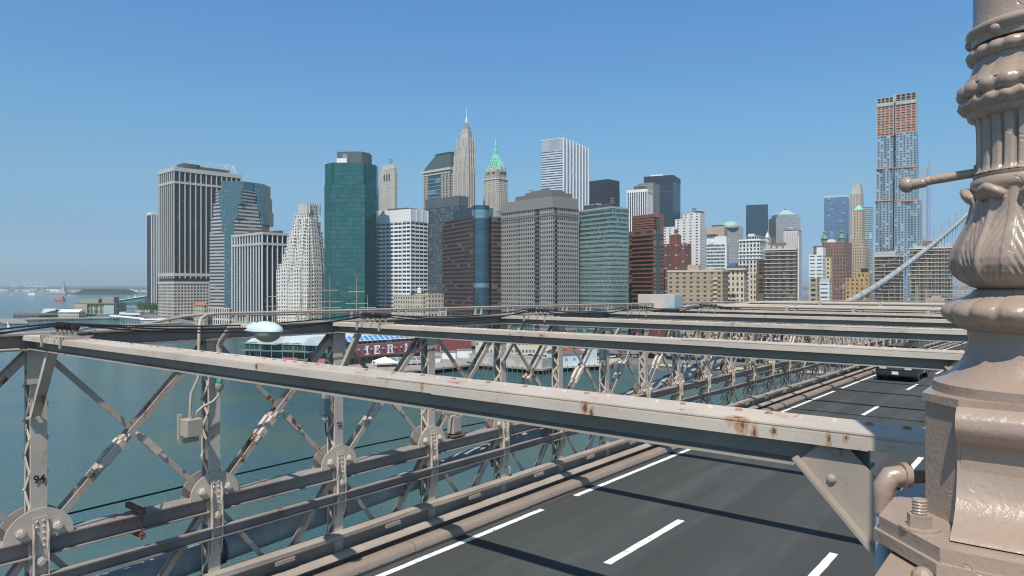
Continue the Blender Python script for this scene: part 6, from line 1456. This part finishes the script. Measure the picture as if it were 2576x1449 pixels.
MB().add([(0, 0, 11), (L_, 0, 11), (L_, 0, 24), (L_, 30, 24), (L_, 30, 11), (0, 30, 11)], [(0, 1, 2), (1, 4, 3, 2), (4, 5, 3)]).build('glass_gable', bpy.data.materials['teal_terminal_glass'], gt)
MB().add([(-4, -2, 11), (L_+2, -2, 25), (L_+2, 32, 25), (-4, 32, 11), (-4, -2, 10.2), (L_+2, -2, 23.4), (L_+2, 32, 23.4), (-4, 32, 10.2)], [(0, 1, 2, 3), (0, 4, 5, 1), (1, 5, 6, 2), (7, 6, 5, 4)]).build('roof', WH, gt)
MB().box(-2, L_+2, -5, 0, 1.8, 3).build('base', concw, gt)
r = empty('covered_walkway', (*at(274, 801), 3), math.atan2(at(352, 809)[1]-at(274, 801)[1], at(352, 809)[0]-at(274, 801)[0])); tag(r, 'white scalloped roof of a covered walkway on the water', 'walkway'); L_ = math.dist(at(274, 801), at(352, 809)); mb = MB()
for i in range(22): x = L_*i/22; mb.add([(x, 0, 3), (x+L_/22*.9, 0, 3), (x+L_/22*.9, 5, 3), (x, 5, 3), (x+L_/44, 0, 4.6), (x+L_/44, 5, 4.6)], [(0, 1, 4), (0, 4, 5, 3), (1, 2, 5, 4), (2, 3, 5)])
mb.build('roof', WH, r); mb = MB(); [mb.box(L_*i/11, L_*i/11+.5, 2, 2.6, -4, 3) for i in range(12)]; mb.build('posts', DG, r)
block('pier_shed', 'low white roofed shed on the quay in front of the thin far towers', at(352, 812), at(424, 811), 18, 3, 6.5, concw, roof=WH, gable=1)
for k, (x, y, w_, h_, c_, l) in enumerate(((398, 797, 34, 6, WH, 'low white shed roof left of the railing start'), (430, 792, 22, 12, concw, 'small grey block under the broad dark tower'), (300, 791, 20, 4, WH, 'white bus shelter near the terminal'), (318, 792, 22, 3.5, WH, 'white parked bus row near the terminal'), (340, 786, 26, 5, concw, 'grey depot left of the tree clump'))):
    p = at(x, y); block('quay_building', l, p, (p[0]+w_, p[1]-3), 10, 3, 3+h_, c_, grp='small buildings on the western quay')
b = Bld('red_roofed_house', 'small red roofed building at the foot of the stepped blue glass tower', 487, 512, 520, 768, 700, 50); b.part('wall', b.rect(), 0, b.h, fb[2]); b.part('roof', b.rect(-.5, b.lb+.5, -.5, b.la+.5), b.h, b.h+3, simple('terracotta', (.42, .15, .09), .8), poly2=b.rect(b.lb*.4, b.lb*.6, b.la*.2, b.la*.8))
b = Bld('small_stone_block', 'pale stone podium between the red roof and the dark piered block', 520, 575, 584, 775, 690, 50); b.part('wall', b.rect(), 0, b.h, f_cls)
# --- tall ships
mastm = simple('varnished_mast', (.40, .26, .15), .5)
def ship(label, xs, z, tops, hull, ang):
    ps = [P(x, z+dz) for x, dz in xs]; c_ = ps[1]; r = empty('sailing_ship', (*c_, 0), ang); tag(r, label, 'ship', 'tall ships moored behind the market pier')
    mb = MB(); sec = [(-34, .3, 5.2), (-26, 3.6, 4.2), (0, 5, 3.6), (24, 4.2, 4.2), (32, 1.5, 5)]; k = 0
    for x, w_, h_ in sec: mb.v += [(x, -w_, h_), (x, -w_*.6, -.5), (x, w_*.6, -.5), (x, w_, h_)]
    for i in range(4):
        for j in range(4): a_, b_ = i*4+j, i*4+(j+1) % 4; mb.face((a_, b_, b_+4, a_+4))
    mb.face((0, 1, 2, 3)); mb.face((19, 18, 17, 16)); mb.build('hull', hull, r)
    Mi = (Matrix.Translation((*c_, 0)) @ Matrix.Rotation(ang, 4, 'Z')).inverted()
    for p, t_ in zip(ps, tops):
        q = Mi @ Vector((*p, 0)); h_ = H(t_, p[1]); mb = MB(); mb.tube([(q.x, q.y, 3), (q.x, q.y, h_*.6), (q.x, q.y, h_)], [.55, .4, .12], 8)
        yards = ((.34, 9.5), (.52, 8.5), (.60, 8.2), (.76, 6))
        for f, hw_ in yards: 
            yv = Mi.to_3x3() @ Vector((1, .12, 0)); mb.tube([Vector((q.x, q.y, h_*f))-yv*hw_, Vector((q.x, q.y, h_*f))+yv*hw_], .28, 6)
        o = mb.build('mast', mastm, r); mb = MB()
        for s_ in (-1, 1):
            for e in (6, 9): mb.tube([(q.x+s_*e, q.y, 4), (q.x, q.y, h_*.7)], .07, 4)
        mb.build('rigging', black, o)
    return r
ship('tall ship whose masts rise before the cream stepped tower', ((695, 20), (758, 0), (775, -20)), 560, (709, 692, 712), simple('ship_hull_black', (.03, .03, .035), .5), 1.0)
ship('tall ship whose two masts stand before the green glass tower', ((830, 12), (897, 0), (925, -30)), 540, (686, 690, 740), simple('ship_hull_dark_red', (.12, .04, .03), .5), .9)
# --- flags
for k, x in enumerate((690, 928, 1108, 757)):
    p = P(x, 470); r = empty('flagpole', (*p, 3)); tag(r, 'small striped flag on a pole, %s on the pier front' % ('left of the cream tower', 'below the green tower', 'right of the loft building', 'before the cream tower')[k], 'flag', 'flags on the pier'); hh = H(779+k % 2*4, 470)-3
    MB().tube([(0, 0, 0), (0, 0, hh)], .12, 6).build('pole', WH, r)
    for j in range(5): o = MB().box(.1, 3.2, -.03, .03, hh-.4-j*.38, hh-.05-j*.38).build('stripe', vp[3] if j % 2 == 0 else WH, r)
    MB().box(.08, 1.3, -.05, .05, hh-1.1, hh-.04).build('canton', simple('flag_blue', (.03, .05, .2), .7), r)
# --- far harbour: island, statue, ferry, boats, far shore, cranes
isl = simple('island_foliage', (.018, .038, .012), .9, var=.35, vs=.02); grass = simple('island_grass', (.07, .09, .035), .9)
def mound(name, label, x0, x1, z, d_, h_, mat, cat, n=60, base=1.5, kind='structure', seed=1):
    q = random.Random(seed); X0, X1 = (x0-CX)/F*z, (x1-CX)/F*z; mb = MB(); m = 5; k = 0
    for j in range(m+1):
        for i in range(n+1):
            f = i/n; e = min(1, min(f, 1-f)*n/5); v = math.sin(math.pi*j/m); mb.v.append((X0+(X1-X0)*f+q.uniform(-.3, .3)*(X1-X0)/n, z+d_*(j/m)-(1-e)*0, base+(h_*v*e*q.uniform(.55, 1.1)) if 0 < j < m else -1))
    for j in range(m):
        for i in range(n): a_ = j*(n+1)+i; mb.face((a_, a_+1, a_+n+2, a_+n+1))
    return tag(mb.build(name, mat), label, cat, kind=kind)
mound('island_lawn', 'low grassy rim of the statue island', 108, 297, 4380, 500, 3, grass, 'island', base=2.5, seed=3)
mound('island_trees', 'mass of trees covering the statue island', 174, 292, 4360, 300, 32, isl, 'trees', n=90, kind='stuff', seed=5)
mound('far_shore', 'hazy wooded far shore along the horizon', -400, 1500, 7300, 900, 38, simple('far_foliage', (.05, .07, .05), .9, var=.3, vs=.004), 'hills', n=420, seed=9)
mound('far_hills', 'faint hills behind the far shore', -600, 2700, 11000, 2500, 62, simple('far_hill_foliage', (.05, .07, .06), .9), 'hills', n=260, seed=21)
r = empty('waterside_sheds', (0, 7200, 0)); tag(r, 'scattered port buildings and container stacks on the far shore', 'sheds', kind='stuff'); cols = [WH, simple('port_red', (.4, .12, .08), .8), simple('port_grey', (.4, .4, .4), .8), simple('port_tan', (.45, .4, .33), .8)]
q = random.Random(4); mbs = [MB() for _ in cols]
for k in range(260):
    x = q.uniform(-60, 420); X = (x-CX)/F*7200; w_ = q.uniform(15, 90); mbs[q.randrange(4) if q.random() > .3 else 2].box(X, X+w_, -q.uniform(0, 60), 60, 0, q.uniform(6, 26) if x < 180 else q.uniform(5, 18))
for m_, c_ in zip(mbs, cols): m_.build('sheds', c_, r)
for x0, x1, h_, l in ((302, 346, 26, 'long white terminal building on the far shore'), (125, 152, 26, 'white port building left of the statue')): X = (x0-CX)/F*6900; rr_ = empty('port_terminal', (X, 6900, 0)); tag(rr_, l, 'building'); MB().box(0, (x1-x0)/F*6900, 0, 40, 0, h_*.6).build('wall', WH, rr_); MB().box(8, (x1-x0)/F*6900*.7, 5, 35, h_*.6, h_).build('roof_hall', WH, rr_)
cr = empty('port_crane'); mb = MB(); 
for dx in (0, 28):
    for dy in (0, 20): mb.obar((dx, dy, 0), (dx, dy, 52), 2.2, 2.2)
mb.obar((0, 0, 30), (28, 0, 30), 2, 2); mb.obar((0, 10, 52), (28, 10, 52), 3, 3); mb.obar((14, 10, 52), (14, 10, 80), 2, 2); mb.build('frame', simple('crane_white', (.75, .76, .78), .6), cr)
MB().obar((-14, 10, 112), (22, 10, 48), 2.6, 2.6).obar((14, 10, 80), (-10, 10, 105), 1, 1).build('boom', bpy.data.materials['crane_white'], cr); MB().obar((22, 10, 50), (60, 10, 50), 3, 5).build('machinery_arm', bpy.data.materials['crane_white'], cr); freeze(cr)
for k, x in enumerate((24, 57, 72, 85, 98)):
    o = cr if k == 0 else copy_tree(cr); o.location = ((x+3-CX)/F*7100, 7100, 0); tag(o, 'hazy white port crane, %s along the far shore' % ('alone at the far left', 'first of the four clustered', 'second of the four clustered', 'third of the four clustered', 'last of the four clustered, nearest the statue')[k], 'crane', 'port cranes on the far shore')
sx_, sz_ = (160.5-CX)/F*4430, 4430; st = empty('statue', (sx_, sz_, 0)); tag(st, 'green robed statue with raised torch on a stone pedestal in the harbour', 'statue')
MB().prism([(-28, -24), (28, -24), (28, 24), (-28, 24)], 2, 12).build('fort_base', simple('fort_stone', (.36, .34, .3), .9), st)
MB().prism([(-12, -12), (12, -12), (12, 12), (-12, 12)], 11, 47, poly2=[(-8, -8), (8, -8), (8, 8), (-8, 8)]).prism([(-9.5, -9.5), (9.5, -9.5), (9.5, 9.5), (-9.5, 9.5)], 43, 46).build('pedestal', simple('pedestal_stone', (.42, .36, .32), .9), st)
mb = MB(); mb.lathe([(6.2, 47), (5.6, 55), (5.0, 64), (4.8, 70), (5.4, 76), (4.6, 79), (1.7, 80.5), (1.6, 81.5), (2.3, 83), (2.4, 85.5), (1.8, 87.5), (.3, 88)], 14, fn=lambda r_, z_, t: r_*(1+.06*abs(math.cos(5*t)))); mb.tube([(-4.2, 0, 77), (-5.5, 0, 84), (-5.8, 0, 90)], [1.8, 1.2, .9], 8); mb.tube([(4.5, -2, 76), (5.5, -3.5, 69), (4.5, -4.8, 68)], [1.8, 1.4, 1], 8); mb.build('figure', simple('verdigris', (.20, .42, .34), .7), st, smooth=60)
mb = MB(); mb.lathe([(.6, 89.5), (1.6, 91), (1.2, 92), (.9, 93.5), (.1, 95)], 8, (-5.8, 0)); mb.build('torch', simple('gilded_flame', (.5, .4, .15), .4, .5), st)
mb = MB(); [mb.obar((0, 0, 86.5), (3.6*math.cos(a_), 0, 86.5+3.6*math.sin(a_)), .4, .4) for a_ in [math.pi*i/6 for i in range(7)]]; mb.box(3.5, 6.2, -6, -5.2, 65, 71); mb.build('crown', bpy.data.materials['verdigris'], st)
def boat(label, x, y, L_, hullc, kind='motor'):
    p = at(x, y, 0); r = empty('ferry' if kind == 'ferry' else 'boat', (*p, 0), R(8)); tag(r, label, 'boat', None if kind == 'ferry' else 'boats in the harbour'); w_ = L_*(.32 if kind != 'ferry' else .6)
    MB().prism([(-L_/2, -w_/2), (L_/2, -w_/2), (L_*.56, 0), (L_/2, w_/2), (-L_/2, w_/2)], -.5, L_*.09, poly2=[(-L_*.52, -w_*.55), (L_*.52, -w_*.55), (L_*.62, 0), (L_*.52, w_*.55), (-L_*.52, w_*.55)]).build('hull', hullc, r)
    if kind == 'sail': MB().add([(0, 0, 1), (0, 0, L_*1.4), (L_*.5, 0, 1.5), (-L_*.05, .1, L_*1.4)], [(0, 2, 1)]).tube([(0, 0, 0), (0, 0, L_*1.45)], .12, 5).build('sail', WH, r)
    else:
        n_ = 3 if kind == 'ferry' else 2
        for i in range(n_): s_ = .46-.06*i; hh = L_*(.09+.12*i); MB().prism([(-L_*s_, -w_*s_), (L_*s_*.9, -w_*s_), (L_*s_*.9, w_*s_), (-L_*s_, w_*s_)], hh, hh+L_*.12, bay=3, fl=3).build('deck_house', WH if kind != 'ferry' else facade('orange_ferry_deck', (.52, .13, .06), (.5, .45, .4), 3, L_*.12, .7, .4, lit=.2) if i == 0 else bpy.data.materials['orange_ferry_deck'], r)
        if kind == 'ferry': mb = MB(); mb.tube([(-4, 0, L_*.4), (-4, 0, L_*.66)], .4, 6); mb.tube([(6, 0, L_*.4), (6, 0, L_*.62)], 1.0, 8); mb.build('funnel', WH, r)
    return r
boat('orange red ferry sailing towards the statue', 151, 756, 30, simple('ferry_orange', (.50, .11, .05), .5), 'ferry')
for a_ in ((81, 743, 42, WH, 'motor', 'big white motor yacht left of the statue'), (29, 743, 14, bpy.data.materials['ferry_orange'], 'motor', 'small orange water taxi at the far left'), (174, 743, 14, bpy.data.materials['ferry_orange'], 'motor', 'small orange boat right of the statue'), (338, 747, 12, WH, 'sail', 'white sailboat before the glass terminal'), (323, 746, 8, WH, 'motor', 'tiny white boat left of the sailboat'), (18, 828, 6, WH, 'sail', 'tiny white buoy boat just above the truss at the left edge'), (128, 789, 26, WH, 'motor', 'long white launch moored behind the dark breakwater'), (146, 787, 20, WH, 'motor', 'second white launch moored by the ochre terminal')): boat(a_[5], a_[0], a_[1], a_[2], a_[3], a_[4])
mound('low_islet', 'dark rocky point with scrub behind the breakwater', 92, 195, 1150, 60, 7, isl, 'islet', n=24, base=2, seed=31)
# thin mast poles and posts standing in the water left
for k, (x, y0, y1, l) in enumerate(((163, 838, 815, 'mooring pile left of the insulators'), (181, 834, 816, 'second mooring pile left of the insulators'), (276, 815, 800, 'dark mooring pile right of the insulators'), (310, 816, 803, 'dark mooring pile near the white shed'))):
    p = at(x, y0+18, 0); z_ = p[1]; MBB = MB().tube([(0, 0, -1), (0, 0, H(y1, z_))], .25, 8); o = MBB.build('mooring_pile', pile); o.location = (*p, 0); tag(o, l, 'pile', 'mooring piles in the river')
# ---------------------------------------------------------------- air
hz, N, L = new_mat('summer_haze'); N.remove(N['Principled BSDF']); pvn = N.new('ShaderNodeVolumePrincipled')
pvn.inputs['Color'].default_value = (.80, .94, 1, 1); pvn.inputs['Density'].default_value = HAZE; pvn.inputs['Anisotropy'].default_value = .1
L.new(pvn.outputs[0], N['Material Output'].inputs['Volume'])
tag(MB().box(-17000, 17000, -1600, 22500, -3, 330).build('haze', hz), 'thin blue summer haze over the harbour', 'haze', kind='stuff')
